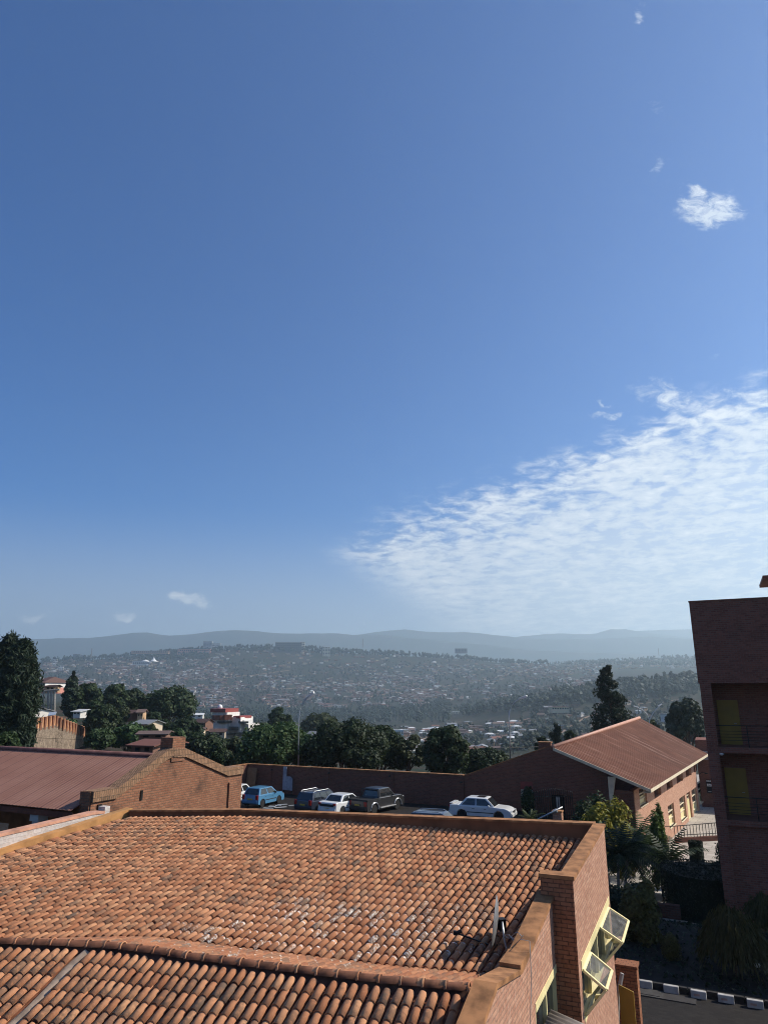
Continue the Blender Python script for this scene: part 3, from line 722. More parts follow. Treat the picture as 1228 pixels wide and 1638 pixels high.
lnb = Dc+axd*.72-UP*.34; m = MB(); m.tube([Dc-UP*.42+axd*.02, lnb], .014, 6); m.build('feed_arm', M['iron'], dish)
m = MB(); m.tube([lnb, lnb-axd*.10+UP*.06], [.035, .03], 10); m.box(lnb+axd*.03, (.06, .06, .07)); m.build('receiver_head', M['iron'], dish)
m = MB(); m.box(Dc-axd*.14-UP*.02, (.12, .14, .2), .2); m.build('bracket', M['iron'], dish)
cb = thing('coax_cable', 'thin pale cables looping from the dish over the brick parapet and down its wall', 'cable', el)
m = MB(); cq = wp2(sl(wr(842, 1510, INS)), q1.z+.22)
for (h_, o_) in ((.0, 0), (.06, .12), (-.05, .2)):
    a = el+UP*h_; b_ = cq-tn*.1+td*o_+UP*.03
    m.tube([a.lerp(b_, k/6)+UP*(.06*math.sin(k/6*6.28)*(-1)**int(o_*10)) for k in range(7)], .007, 5)
e_ = [cq-tn*.1+UP*.03, cq+tn*.05+UP*.02, cq+tn*.06-UP*.5-td*.05, cq+tn*.05-UP*1.1-td*.25, cq+tn*.04-UP*1.9-td*.2]
m.tube(e_, .007, 5); m.build('cable_run', M['concrete'], cb)
# ------------------------------------------------------------------ brick tower block on the right
def wall_grid(m, o, ds, nrm_, L, z0, z1, th, openings, mi=0, backs=True):
    """wall sheet from o along ds, outward normal nrm_, with rectangular openings (s0,s1,za,zb), reveals th deep"""
    S = sorted({0., L}|{q for p in openings for q in p[:2] if 0 < q < L}); Z = sorted({z0, z1}|{q for p in openings for q in p[2:4] if z0 < q < z1})
    def solid(i, j):
        if i < 0 or j < 0 or i >= len(S)-1 or j >= len(Z)-1: return False
        s, z = (S[i]+S[i+1])/2, (Z[j]+Z[j+1])/2
        return not any(p[0] < s < p[1] and p[2] < z < p[3] for p in openings)
    base = Vector((o.x, o.y, 0)); P = lambda s, z, k=0.: base+ds*s+UP*z-nrm_*k
    def q(a, b, c, d, want):
        n = (b-a).cross(c-a)
        m.quad(*((a, b, c, d) if n.dot(want) > 0 else (d, c, b, a)), mi)
    for i in range(len(S)-1):
        for j in range(len(Z)-1):
            if not solid(i, j): continue
            s0, s1, a, b = S[i], S[i+1], Z[j], Z[j+1]
            q(P(s0, a), P(s1, a), P(s1, b), P(s0, b), nrm_)
            if backs: q(P(s0, a, th), P(s1, a, th), P(s1, b, th), P(s0, b, th), -nrm_)
            if not solid(i-1, j): q(P(s0, a), P(s0, b), P(s0, b, th), P(s0, a, th), -ds)
            if not solid(i+1, j): q(P(s1, a), P(s1, b), P(s1, b, th), P(s1, a, th), ds)
            if not solid(i, j-1): q(P(s0, a), P(s1, a), P(s1, a, th), P(s0, a, th), -UP)
            if not solid(i, j+1): q(P(s0, b), P(s1, b), P(s1, b, th), P(s0, b, th), UP)
A_C = 25.5
TO = atY(1101, 963, 35.); tdv, tnv = az(A_C+90), az(A_C+180); tin = az(A_C)
tw = thing('brick_tower_block', 'tall dark brick block in shade at the right edge, with open galleries and mustard doors', 'building', (TO.x, TO.y, 0))
def tp(s, z, k=0.): return Vector((TO.x, TO.y, 0))+tdv*s+tin*k+UP*z
ZTOP = TO.z; LIP = 10.11; F1, F1b, F2, F2b = 7.12, 6.86, 3.87, 3.62; WT = 17.; DT = 9.
m = MB()
m.par(tp(0, LIP), tdv*WT, tin*.35, UP*(ZTOP-LIP))                       # upper wall over the galleries
m.par(tp(.06, -3.), tdv*.50, tin*.5, UP*(LIP+3.)); m.par(tp(.06, -3., .5), tdv*.3, tin*(DT-.5), UP*(ZTOP+2.9))
m.par(tp(6.9, -3.), tdv*.5, tin*.5, UP*(LIP+3.))
m.par(tp(.36, -3., 1.75), tdv*(WT-.4), tin*.3, UP*(ZTOP+2.8))            # rear wall of the galleries
m.par(tp(.56, -3., .25), tdv*(WT-.6), tin*.2, UP*(F2b+3.0))
m.par(tp(WT-.3, -3., .36), tdv*.3, tin*DT, UP*(ZTOP+2.9))
m.par(tp(0, LIP, .35), tdv*.30, tin*(DT-.4), UP*(ZTOP-LIP)); m.par(tp(.3, -3, DT-.3), tdv*(WT-.6), tin*.3, UP*(ZTOP+2.9))
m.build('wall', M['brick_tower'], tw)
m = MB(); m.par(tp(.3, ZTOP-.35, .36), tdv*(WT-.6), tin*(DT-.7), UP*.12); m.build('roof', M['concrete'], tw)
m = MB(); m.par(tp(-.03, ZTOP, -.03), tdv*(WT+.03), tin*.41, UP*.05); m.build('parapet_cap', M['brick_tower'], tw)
for (a, b_) in ((F1, F1b), (F2, F2b)):
    m = MB(); m.par(tp(.57, b_, .0), tdv*(WT-1), tin*1.75, UP*(a-b_)); m.build('gallery_floor', M['brick_tower'], tw)
for k, (f_) in enumerate((F1, F2)):
    m = MB(); 
    for h in (.32, .46, .60, .74): m.tube([tp(.57, f_+h, .12), tp(WT-.5, f_+h, .12)], .012, 5)
    m.tube([tp(.57, f_+1.0, .12), tp(WT-.5, f_+1.0, .12)], .024, 6)
    for s in (1.9, 3.3, 4.7, 6.1, 7.9, 9.5): m.tube([tp(s, f_, .12), tp(s, f_+1.0, .12)], .02, 6)
    m.build('railing', M['iron'], tw)
    d0, d1 = (.77, 1.61) if k == 0 else (.75, 1.58)
    for s0 in (0., 4.2, 9.2):
        m = MB(); z = f_+.03
        m.par(tp(d0+s0, z, 1.71), tdv*(d1-d0), tin*.05, UP*2.08)
        dr = m.build('door', M['yellow_door'], tw)
        m = MB()
        for (a, b_, c_, d_) in ((d0-.06, d0, z, z+2.14), (d1, d1+.06, z, z+2.14), (d0, d1, z+2.08, z+2.14)):
            m.par(tp(a+s0, c_, 1.69), tdv*(b_-a), tin*.06, UP*(d_-c_))
        m.build('door_frame', M['yellow_door'], dr)
        m = MB(); m.tube([tp(d1-.1+s0, z+1.02, 1.70), tp(d1-.1+s0, z+1.02, 1.64), tp(d1-.22+s0, z+1.02, 1.64)], .012, 6); m.build('handle', M['steel'], dr)
m = MB(); lp = tp(.66, F1b, .12); m.lathe([(.02, 0), (.11, -.02), (.12, -.06), (.07, -.12), (.01, -.14)], lp, UP, 12); m.build('ceiling_lamp', M['white'], tw, smooth=True)
# stair head with its projecting roof slab, set back on the roof
PS = atY(1219.5, 925, 38.5)
m = MB(); m.prism([PS, PS+tdv*6, PS+tdv*6+tin*4, PS+tin*4], UP*.16); m.prism([PS+tdv*.9-UP*.02, PS+tdv*6-UP*.02, PS+tdv*6-UP*.7, PS+tdv*1.5-UP*.7], tin*3.5)
m.build('stair_head_roof', M['wood'], tw)
m = MB(); q = Vector((PS.x, PS.y, ZTOP-.3)); m.par(q+tdv*1.6+tin*.05, tdv*4.2, tin*3.3, UP*(PS.z-ZTOP-.3)); m.build('stair_head_wall', M['brick_tower'], tw)
# ------------------------------------------------------------------ compound wall behind the car park
CZ = 1.0                                            # car park level
WP = atY(660, 1284, 59.7); wn = az(A_C+180); wd = az(A_C+90)
W = lambda x, y: onpl(x, y, WP, wn)
cw = thing('car_park_wall', 'long dark brick wall with pale coping behind the parked cars', 'wall', (W(560, 1229).x, W(560, 1229).y, CZ))
wa_, wb_ = W(393, 1220.5), W(741, 1240.5); zt = (wa_.z+wb_.z)/2
m = MB(); o = Vector((wa_.x, wa_.y, 0)); L = (Vector((wb_.x, wb_.y, 0))-o).length
wall_grid(m, o, wd, wn, L, CZ-3.5, zt-.06, .25, [])
pxs = [433, 524, 627, 738]
for x in pxs:
    q = W(x, 1230); m.par(Vector((q.x, q.y, CZ-.3))+wn*.10-wd*.12, wd*.28, -wn*.16, UP*(zt-CZ+.24))
m.par(o-wd*.0+UP*(CZ-.3), -tin*5.5, wd*.25, UP*(zt-CZ+.2))
m.build('wall', M['brick_wall'], cw)
m = MB(); m.par(o-wd*.03+wn*.06+UP*(zt-.06), wd*(L+.03), -wn*.38, UP*.07); m.par(o-tin*5.5+UP*(zt-.06)-wd*.03, tin*5.5, wd*.32, UP*.065); m.build('coping', M['coping'], cw)
m = MB()
for x, y in [(436, 1231), (527, 1236), (624, 1241), (738, 1251)]:
    q = W(x, y)+wn*.12; m.box(q, (.16, .10, .10), R(20)); m.box(q+wn*.1-UP*.03, (.08, .12, .06), R(20))
m.build('floodlight', M['iron'], cw)
sg = thing('notice_board', 'pale blue grey stepped board standing against the dark car park wall', 'board', W(458, 1263)+wn*.25)
m = MB(); q = W(455, 1262)+wn*.22; q.z = CZ; b = [(-.05, .55), (1.25, .50), (1.25, 1.75), (.95, 1.95), (.42, 1.95), (.42, 2.6), (.40, 2.95), (-.05, 2.95)]
m.prism([q+wd*(a*.78)+UP*(z*.80-.05) for a, z in b], wn*.03); m.build('panel', plain('faded_board', (.30, .33, .38), .6, .2), sg)
m = MB(); m.par(q+wd*.05-wn*.06, wd*.07, wn*.05, UP*1.4); m.par(q+wd*.85-wn*.06, wd*.07, wn*.05, UP*1.4); m.build('post', M['iron'], sg)
lp = thing('leaning_board', 'brown board leaning in the corner of the car park wall behind the white hatchback', 'board', W(404, 1262)+wn*.5)
m = MB(); q = W(398, 1262); q.z = CZ+.02; m.par(q+wn*.55, wd*1.0, UP*2.05-wn*.35, wn*.05); m.build('sheet', plain('brown_board', (.20, .13, .07), .8, .2), lp)
dbs = thing('rubble_heap', 'pale heap of broken rubble by the car park wall behind the blue hatchback', 'rubble', W(418, 1262)+wn*.9)
m = MB(); q = W(418, 1262)+wn*.9; q.z = CZ
for k in range(22): m.ball(q+Vector((rng.uniform(-.8, .8), rng.uniform(-.35, .35), rng.uniform(.05, .45))), (rng.uniform(.10, .24), rng.uniform(.10, .2), rng.uniform(.07, .14)), 6, 4, nz=.6, sd=k)
m.build('rubble', M['concrete'], dbs)
sl_ = thing('loose_sheets', 'loose pale metal sheets lying on the paving between the parked cars', 'sheets', atZ(455, 1293, CZ))
m = MB(); q = atZ(452, 1292.5, CZ)
for k in range(7): m.box(q+Vector((rng.uniform(-1.2, 1.6), rng.uniform(-.5, .5), .04+.03*k)), (rng.uniform(.4, 1.0), rng.uniform(.2, .45), .02), rng.uniform(-.6, .6))
m.build('sheet', M['alu'], sl_)
# ------------------------------------------------------------------ hall with ribbed metal roof on the right
A_H = 32.; hd, hn, hin = az(A_H), az(A_H+90), az(A_H-90)
AP = W(880, 1193.5); GL = W(742, 1241); GR = W(969, 1236)
RA = W(884, 1196); E0 = atY(1040, 1263, 51.1); E1 = atY(1131, 1206.5, 77.); RB = atY(1022, 1149, 80.)
hl = thing('brick_hall', 'brick hall under a ribbed red-brown metal roof, its sunlit side pierced by tall narrow windows', 'building', (GR.x, GR.y, -2.4))
m = MB(); HZ = -2.5
g = [GL, AP, GR, Vector((GR.x, GR.y, HZ)), Vector((GL.x, GL.y, HZ))]
# gable wall with a window and a doorway cut through it
gw = [W(831, 1250), W(853, 1290)]; gd = [W(880, 1271), W(903, 1300)]
So = lambda P: (Vector((P.x, P.y, 0))-Vector((GL.x, GL.y, 0))).dot(wd)
LG = So(GR); ops = [(So(gw[0]), So(gw[1]), gw[1].z, gw[0].z), (So(gd[0]), So(gd[1]), HZ, gd[0].z)]
zmin = min(GL.z, GR.z)-.02
wall_grid(m, Vector((GL.x, GL.y, 0)), wd, wn, LG, HZ, zmin, .3, ops)
m.prism([Vector((GL.x, GL.y, zmin)), Vector((GR.x, GR.y, zmin)), GR, AP, GL], -wn*.3)
m.par(Vector((GR.x, GR.y, HZ))+wn*.02-wd*.62, wd*.16, wn*.08, UP*(GR.z-HZ+.15))
m.build('gable_wall', M['brick_wall'], hl)
m = MB()
cpt = -wn*.36
for P, Q in ((GL, AP),):
    m.prism([P+wn*.04, Q+wn*.04, Q+wn*.04+UP*.07, P+wn*.04+UP*.07], cpt)
m.build('gable_coping', M['coping'], hl)
m = MB(); c0 = W(861, 1200); c1 = W(880, 1188.5)
m.par(Vector((c0.x, c0.y, 5.2))+wn*.03, wd*(c1-c0).dot(wd), -wn*.5, UP*(c1.z-5.2)); m.build('apex_block', M['brick_wall'], hl)
m = MB(); m.par(Vector((c0.x, c0.y, c1.z))+wn*.06-wd*.04, wd*((c1-c0).dot(wd)+.08), -wn*.56, UP*.07); m.build('apex_cap', M['coping'], hl)
wi = MB(); s0, s1, z0, z1 = ops[0]
G0 = Vector((GL.x, GL.y, 0)); gp_ = lambda s, z, k=.0: G0+wd*s+UP*z-wn*k
wi.par(gp_(s0, z1-.55, .12), wd*(s1-s0), wn*.03, UP*.55); wi.build('window_hood', M['redpaint'], hl)
wi = MB()
for a in (s0, (s0+s1)/2-.03, s1-.06): wi.par(gp_(a, z0, .2), wd*.06, wn*.05, UP*(z1-z0-.5))
for a in (.0, .33, .66): wi.par(gp_(s0, z0+(z1-z0)*a, .2), wd*(s1-s0), wn*.045, UP*.06)
wf_ = wi.build('window', M['cream'], hl)
wi = MB(); wi.quad(gp_(s0, z0, .18), gp_(s1, z0, .18), gp_(s1, z1, .18), gp_(s0, z1, .18)); wi.build('pane', M['glass'], wf_)
wi = MB(); wi.par(gp_(s0+.05, z1-1.1, .16), wd*(s1-s0-.1), wn*.02, UP*.5); wi.build('blind', M['white_wall'], wf_)
s0, s1, z0, z1 = ops[1]
wi = MB(); wi.quad(gp_(s0, z0, .29), gp_(s1, z0, .29), gp_(s1, z1, .29), gp_(s0, z1, .29)); dd_ = wi.build('doorway', M['dark'], hl)
wi = MB(); wi.par(gp_(s0+.35, CZ-.6, .1), wd*.30, wn*.05, UP*(z1-CZ+.5)); wi.build('door_leaf', M['grey_wall'], hl)
# set-back end wall and the sunlit side wall
EV = (E1-E0); EV.z = 0; edir = EV.normalized(); en = Vector((edir.y, -edir.x, 0)); Lh = EV.length
WO = Vector((E0.x, E0.y, 0))-en*1.3; _q = onpl(1013.5, 1285, WO, en); _s = max(.2, (_q-WO).dot(edir)); WO = WO+edir*_s; Lw = Lh-.3-_s
m = MB(); hz1 = E0.z-.22
hw = lambda x, y: onpl(x, y, WO, en)
hs = lambda P: (P-WO).dot(edir)
ops2 = []; kinds = []
def hop(x0, y0, x1, y1, kind):
    a, b_ = hw(x0, y0), hw(x1, y1); s0, s1 = hs(hw(x0, (y0+y1)/2)), hs(hw(x1, (y0+y1)/2)); ops2.append([s0, s1, 0, 0]); kinds.append(kind); return a, b_
zc0, zc1 = hw(1082, 1255).z, hz1-.12
for (x0, x1) in [(1045, 1054), (1066, 1073.5), (1083, 1091), (1099, 1105.5), (1112.5, 1119)]:
    s0, s1 = hs(hw(x0, 1262)), hs(hw(x1, 1240)); ops2.append([s0, s1, zc0, zc1]); kinds.append('vent')
for (x0, x1, yt, yb, xa) in [(1022, 1034, 1262, 1287, 1028), (1049, 1057.5, 1299, 1326, 1053), (1068.5, 1078.5, 1286, 1323, 1073), (1087, 1096.5, 1273, 1312, 1092), (1099.5, 1106, 1266, 1326, 1102), (1107, 1115.5, 1260, 1309, 1111), (1117, 1125, 1250, 1284, 1121)]:
    s0, s1 = hs(hw(x0, (yt+yb)/2)), hs(hw(x1, (yt+yb)/2)); z1_, z0_ = hw(xa, yt).z, hw(xa, yb).z
    ops2.append([s0, s1, max(z0_, HZ+.02), min(z1_, zc0-.15)]); kinds.append('door' if x0 == 1099.5 else 'window')
ops2[5][3] = hz1-.12; ops2[5][2] = min(ops2[5][2], hz1-1.3)
ops2 = [tuple(q) for q in ops2]
wall_grid(m, WO, edir, en, Lw, HZ-1, hz1, .32, ops2)
m.build('side_wall', M['brick_hall'], hl)
hp = lambda s, z, k=0.: Vector((WO.x, WO.y, 0))+edir*s+UP*z-en*k
m = MB(); m.par(hp(0, HZ-1, .0)-edir*.002, -en*4.5, edir*.25, UP*(hz1-HZ+1)); m.build('end_wall', M['brick_wall'], hl)
m = MB(); m.par(hp(Lw-.25, HZ-1, .01), -en*14, edir*.25, UP*(hz1-HZ+1)); m.build('rear_wall', M['brick_wall'], hl)
for (s0, s1, z0, z1), kd in zip(ops2, kinds):
    if kd == 'vent':
        m = MB()
        for k in range(3): m.par(hp(s0+(s1-s0)*(k+.15)/3, z0, .2), edir*.08, en*.04, UP*(z1-z0))
        m.par(hp(s0, (z0+z1)/2-.04, .205), edir*(s1-s0), en*.035, UP*.08)
        q = m.build('clerestory_window', M['wood'], hl); m = MB(); m.quad(hp(s0, z0, .24), hp(s1, z0, .24), hp(s1, z1, .24), hp(s0, z1, .24)); m.build('pane', M['glass'], q)
    elif kd == 'window':
        m = MB(); n_ = max(3, int((z1-z0)/.55))
        for k in range(n_+1): m.par(hp(s0, z0+(z1-z0-.06)*k/n_, .22), edir*(s1-s0), en*.10, UP*.06)
        for a in (s0, s1-.07): m.par(hp(a, z0, .23), edir*.07, en*.10, UP*(z1-z0))
        q = m.build('window', M['cream'], hl); m = MB(); m.quad(hp(s0, z0, .26), hp(s1, z0, .26), hp(s1, z1, .26), hp(s0, z1, .26)); m.build('pane', M['glass'], q)
        m = MB(); m.par(hp(s0, z0+.05, .25), edir*(s1-s0), en*.02, UP*((z1-z0)*.42)); m.build('lower_panel', M['yellow_pale'], q)
        m = MB(); m.par(hp(s0-.05, z0-.07, .2), edir*(s1-s0+.1), en*.27, UP*.07); m.build('sill', M['cream'], q)
    else:
        m = MB(); zt_ = z0+(z1-z0)*.74
        m.par(hp(s0+.05, z0, .20), edir*(s1-s0)*.47, en*.05, UP*(zt_-z0)); m.par(hp(s0+(s1-s0)*.52, z0, .2), edir*(s1-s0)*.44, en*.05, UP*(zt_-z0))
        q = m.build('door', M['yellow_pale'], hl); m = MB()
        for k in range(3): m.par(hp(s0, zt_+.05+(z1-zt_-.1)*k/2, .22), edir*(s1-s0), en*.06, UP*.05)
        m.build('transom', M['cream'], q); m = MB(); m.quad(hp(s0, zt_, .25), hp(s1, zt_, .25), hp(s1, z1, .25), hp(s0, z1, .25)); m.build('pane', M['glass'], q)
# ribbed roof
rm = NT('ribbed_red_metal'); p = rm.pos(); uvn = rm.uv(); su = rm.n('ShaderNodeSeparateXYZ', {0: uvn})
n1 = rm.noise(p, .7, 5); st = rm.noise(rm.n('ShaderNodeMapping', {'Vector': uvn, 'Scale': (1.6, .05, 1)}).outputs[0], 2.2, 5, .75)
c = rm.mix(rm.ramp(n1, .3, .7), (.20, .082, .045), (.27, .115, .065)); c = rm.mix(rm.ramp(st, .54, .66, 0, .8), c, (.46, .27, .18)); c = rm.mix(rm.ramp(st, .46, .32, 0, .7), c, (.13, .06, .045))
rm.bsdf(c, .6, None, .2); M['ribbed'] = rm.mat
def ribbed(P00, P10, P11, P01, pitch, amp, mat, name, parent, under=.03):
    """sheet: P00-P10 along the ridge, P01-P11 along the eave; ribs run ridge to eave"""
    Lr = (P10-P00).length; n = int(Lr/pitch); n_ = (P10-P00).cross(P01-P00).normalized(); n_ = n_ if n_.z > 0 else -n_
    m = MB(); prof = [(0, 0), (.55, 0), (.65, 1), (.9, 1)]; m.uv = []; row = []
    for i in range(n):
        for a, h in prof: row.append(((i+a)/n, h*amp))
    row.append((1., 0.))
    for f, h in row:
        m.v.append(tuple(P00.lerp(P10, f)+n_*h)); m.v.append(tuple(P01.lerp(P11, f)+n_*h))
    Ls = (P01-P00).length
    for i in range(len(row)-1):
        m.f.append((2*i, 2*i+1, 2*i+3, 2*i+2)); m.m.append(0)
        u0, u1 = row[i][0]*Lr, row[i+1][0]*Lr; m.uv += [(u0, 0), (u0, Ls), (u1, Ls), (u1, 0)]
    o = m.build(name, mat, parent); md = o.modifiers.new('sheet', 'SOLIDIFY'); md.thickness = under; md.offset = -1 if True else 1; return o
ribbed(RA, RB, E1, E0, .42, .045, M['ribbed'], 'roof', hl)
GLo = GL+Vector((0, 0, -.05)); GLb = Vector((RB.x-(RA.x-GL.x), RB.y-(RA.y-GL.y), GL.z+1.0))
ribbed(RA+UP*.0, RB, GLb, GLo, .42, .045, M['ribbed'], 'roof', hl)
m = MB(); m.tube([RA+UP*.06, RB+UP*.06], .16, 8); m.build('ridge_cap', plain('pink_ridge_sheet', (.48, .25, .17), .5, .15), hl, smooth=True)
m = MB()
def edge(P, Q, w_=.05, h=.22, dn=.2):
    d = Q-P; s = d.cross(UP).normalized(); m.par(P-UP*dn-s*w_/2, d, s*w_, UP*h)
edge(E0-UP*.0, E1); edge(RA-wn*(-.03), E0); m.build('fascia', M['cream'], hl)
m = MB()
edge(E0-en*.3-UP*.25, E1-en*.3-UP*.25, .5, .03, 0); m.build('soffit', M['cream'], hl)
# bracket post at the gable corner
m = MB(); b0 = W(972, 1242)+wn*.1; b0z = b0.z
m.prism([b0, b0+wd*.55, b0+wd*.12-UP*2.1, b0-UP*2.1+wd*.02], wn*.22); m.build('gable_bracket', M['cream'], hl)
m = MB(); lq = hw(1116.5, 1239)+en*.02; m.tube([lq, lq+en*.35+UP*.25, lq+en*.7+UP*.22], .03, 6); m.box(lq+en*.75+UP*.16, (.3, .16, .12), R(-30)); m.build('wall_lamp', M['iron'], hl)
# dark block beyond the hall, carrying a small black sign
kb = thing('brick_annexe', 'dark brick annexe in shade glimpsed between the hall and the tower block', 'building', atZ(1140, 1290, -2.4))
K0 = atY(1131, 1210, 79.5); m = MB(); m.par(Vector((K0.x-1.2, K0.y, -3.5)), wd*9, tin*5, UP*(8.2)); m.build('wall', M['brick_tower'], kb)
m = MB(); m.par(atY(1122, 1203, 79.)+UP*-.8, wd*3.2, tin*1, UP*.9); m.build('eave_slab', M['concrete'], kb)
sgn = thing('wall_sign', 'small black sign with white lettering on the dark wall beside the sunlit hall', 'sign', atY(1130.5, 1258, 79.2))
s_a, s_b = atY(1128.0, 1247, 79.0), atY(1135, 1268, 79.0)
m = MB(); m.par(Vector((s_a.x, s_a.y, s_b.z)), wd*.62, -tin*.05, UP*(s_a.z-s_b.z)); m.build('board', M['black'], sgn)
hgt = s_a.z-s_b.z
for row in ([(.04, .86, .14, .085), (.21, .86, .13, .085), (.37, .86, .15, .085), (.17, .88, .22, .02)], [(.06, .62, .12, .07), (.2, .62, .2, .07), (.42, .56, .1, .12), (.06, .50, .44, .06), (.1, .55, .06, .09)], [(.12, .08, .3, .025)]):
    m = MB()
    for (a, z0, w_, h_) in row: m.par(Vector((s_a.x, s_a.y, s_b.z+hgt*z0))+wd*a-tin*.052, wd*w_, -tin*.004, UP*hgt*h_)
    m.build('lettering', M['white'], sgn)
# ------------------------------------------------------------------ old brick hall on the left
OL = atY(150, 1265, 30.); on_ = az(A_C+90); od = az(A_C); ol = az(A_C-90)
O_ = lambda x, y: onpl(x, y, OL, on_)
oh = thing('old_brick_hall', 'old orange brick hall with mossy stepped gable and faded red sheet roof, at the left', 'building', (OL.x, OL.y, 0))
pts = [(148, 1266), (160, 1266), (187, 1260), (262, 1204), (277, 1197), (296, 1197), (363, 1228), (388, 1225)]
P3 = [O_(*q) for q in pts]; m = MB()
zc = P3[0].z-.28
poly = [Vector((P3[0].x, P3[0].y, 0)), P3[0]-UP*.3, P3[2]-UP*.42, P3[3]-UP*.38, P3[5]-UP*.34, P3[6]-UP*.38, P3[7]-UP*.36, Vector((P3[7].x, P3[7].y, 0))]
m.prism(poly, ol*.45)
m.par(Vector((P3[7].x, P3[7].y, 0))-od*1.15+on_*.09, od*.9, -on_*.1, UP*(P3[6].z-.75))
m.build('gable_wall', M['brick_old'], oh)
m = MB()
def caprow(P, Q, h, ex=.0):
    m.prism([P+on_*.09, Q+on_*.09, Q+on_*.09-UP*h, P+on_*.09-UP*h], ol*.62)
caprow(P3[0], P3[2], .42); caprow(P3[2], P3[3]-UP*.0, .40); caprow(P3[3], P3[4]+UP*.06, .40); caprow(P3[5], P3[6], .38); caprow(P3[6], P3[7], .40); caprow(P3[4], P3[5], .4)
m.build('gable_coping', M['brick_cap'], oh)
m = MB(); q0_, q1_ = O_(276, 1180), O_(296, 1180); m.par(Vector((q0_.x, q0_.y, 6.5))+on_*.05, od*(q1_-q0_).dot(od), ol*.75, UP*(q0_.z-6.5)); m.build('chimney', M['brick_old'], oh)
m = MB(); m.par(Vector((P3[0].x, P3[0].y, 0))+ol*.05-od*.06, od*.5, ol*.55, UP*(P3[0].z-.02)); m.build('corner_pier', M['brick_old'], oh)
m = MB(); q = O_(158, 1298)+on_*.03; m.box(q, (.05, .2, .55), R(-25)); m.build('rusty_anchor', M['iron'], oh); m = MB(); q = O_(226, 1272)+on_*.02; m.box(q, (.05, .12, .4), R(-25)); m.build('rusty_anchor', M['iron'], oh)
# sheet roof
sh = NT('faded_red_sheet'); p = sh.pos(); uvn = sh.uv(); n1 = sh.noise(p, .5, 5); n2 = sh.noise(p, 5., 4)
sux = sh.n('ShaderNodeSeparateXYZ', {0: uvn}); fr = sh.math('FRACT', sh.math('MULTIPLY', sux.outputs[0], 1/.86))
seam = sh.math('MULTIPLY', sh.ramp(fr, .05, .09, 1, 0), 1.)
fr2 = sh.math('FRACT', sh.math('MULTIPLY', sux.outputs[1], 1/2.6)); nail = sh.math('MULTIPLY', sh.ramp(fr2, .0, .012, 1, 0), .35)
c = sh.mix(sh.ramp(n1, .3, .7), (.245, .118, .082), (.30, .155, .112)); c = sh.mix(sh.ramp(n2, .55, .8, 0, .3), c, (.33, .19, .14)); c = sh.mix(sh.math('MAXIMUM', seam, nail), c, (.13, .06, .05))
sh.bsdf(c, .7, None, .15)
RZ = O_(262, 1207); Rr = RZ+ol*.5-UP*.12
LR = 26.; E_a = O_(148, 1297)+ol*.3; ez = 0
EE = atY(118, 1296, OL.y-.4); 
RR0 = Rr; RR1 = Rr+ol*LR
e_off = Vector((P3[0].x, P3[0].y, 0))-od*.55; EZ = ZC+e_off.y*yratio(1299)
EE0 = Vector((e_off.x, e_off.y, EZ))+ol*.5; EE1 = EE0+ol*LR
ribbed(RR0, RR1, EE1, EE0, .215, .010, sh.mat, 'roof', oh, .02)
far0 = Vector((P3[7].x, P3[7].y, P3[7].z-.6))+od*.5+ol*.5; ribbed(RR0, RR1, far0+ol*LR, far0, .215, .010, sh.mat, 'roof', oh, .02)
m = MB(); m.tube([RR0+UP*.05, RR1+UP*.05], .12, 8)
m.build('ridge_cap', plain('dark_ridge_sheet', (.16, .075, .065), .6, .25), oh, smooth=True)
m = MB(); wl0 = Vector((P3[0].x, P3[0].y, 0))+ol*.6+od*2.2
wall_grid(m, wl0, ol, -od, LR, 0, EZ+.5, .3, [(3+4*k, 5+4*k, .5, EZ-1.4) for k in range(6)]); m.build('rear_wall', M['brown_plaster'], oh)
m = MB()
for k in range(8):
    q = EE0+od*.45+ol*(2.3+3.1*k); m.box((q.x, q.y, (EZ-.1)/2), (.36, .36, EZ-.1), R(-A_C)); m.box((q.x, q.y, EZ-.45), (.5, .5, .25), R(-A_C))
m.build('verandah_pillar', M['grey_wall'], oh)
m = MB(); m.par(EE0+od*.12-UP*.30, ol*LR, od*.05, UP*.22); m.build('eave_board', M['wood'], oh)
# ------------------------------------------------------------------ grounds of the compound
pv = NT('dark_block_paving'); uvn = pv.pos(); bt = pv.n('ShaderNodeTexBrick', {'Vector': pv.n('ShaderNodeMapping', {'Vector': uvn, 'Rotation': (0, 0, R(25))}).outputs[0], 'Color1': (.015, .0125, .011), 'Color2': (.026, .022, .019), 'Mortar': (.02, .017, .015), 'Scale': 1., 'Mortar Size': .012, 'Brick Width': .24, 'Row Height': .13})
n1 = pv.noise(uvn, .8, 5); c = pv.mix(pv.ramp(n1, .45, .7, 0, .6), bt.outputs[0], (.014, .012, .011)); pv.bsdf(c, .85, pv.bump(pv.math('MULTIPLY', bt.outputs['Fac'], -1), .5, .01), .2)
def sheet(name, poly, z, mat, drop=.0):
    m = MB(); P = [Vector((p.x, p.y, z)) if not isinstance(p, tuple) else Vector((p[0], p[1], z)) for p in poly]
    if drop: m.prism(P, -UP*drop)
    else: m.add(P, [tuple(range(len(P)))])
    return m.build(name, mat, props=dict(kind='structure'))
wa3 = Vector((wa_.x, wa_.y, 0)); 
cpA = wa3-tin*.0; gr3 = Vector((W(905, 1300).x, W(905, 1300).y, 0))
sheet('car_park', [wa3+wn*.05-wd*22, gr3+wn*.05, gr3+wn*14, wa3+wn*33-wd*10], CZ, pv.mat, 2.5)
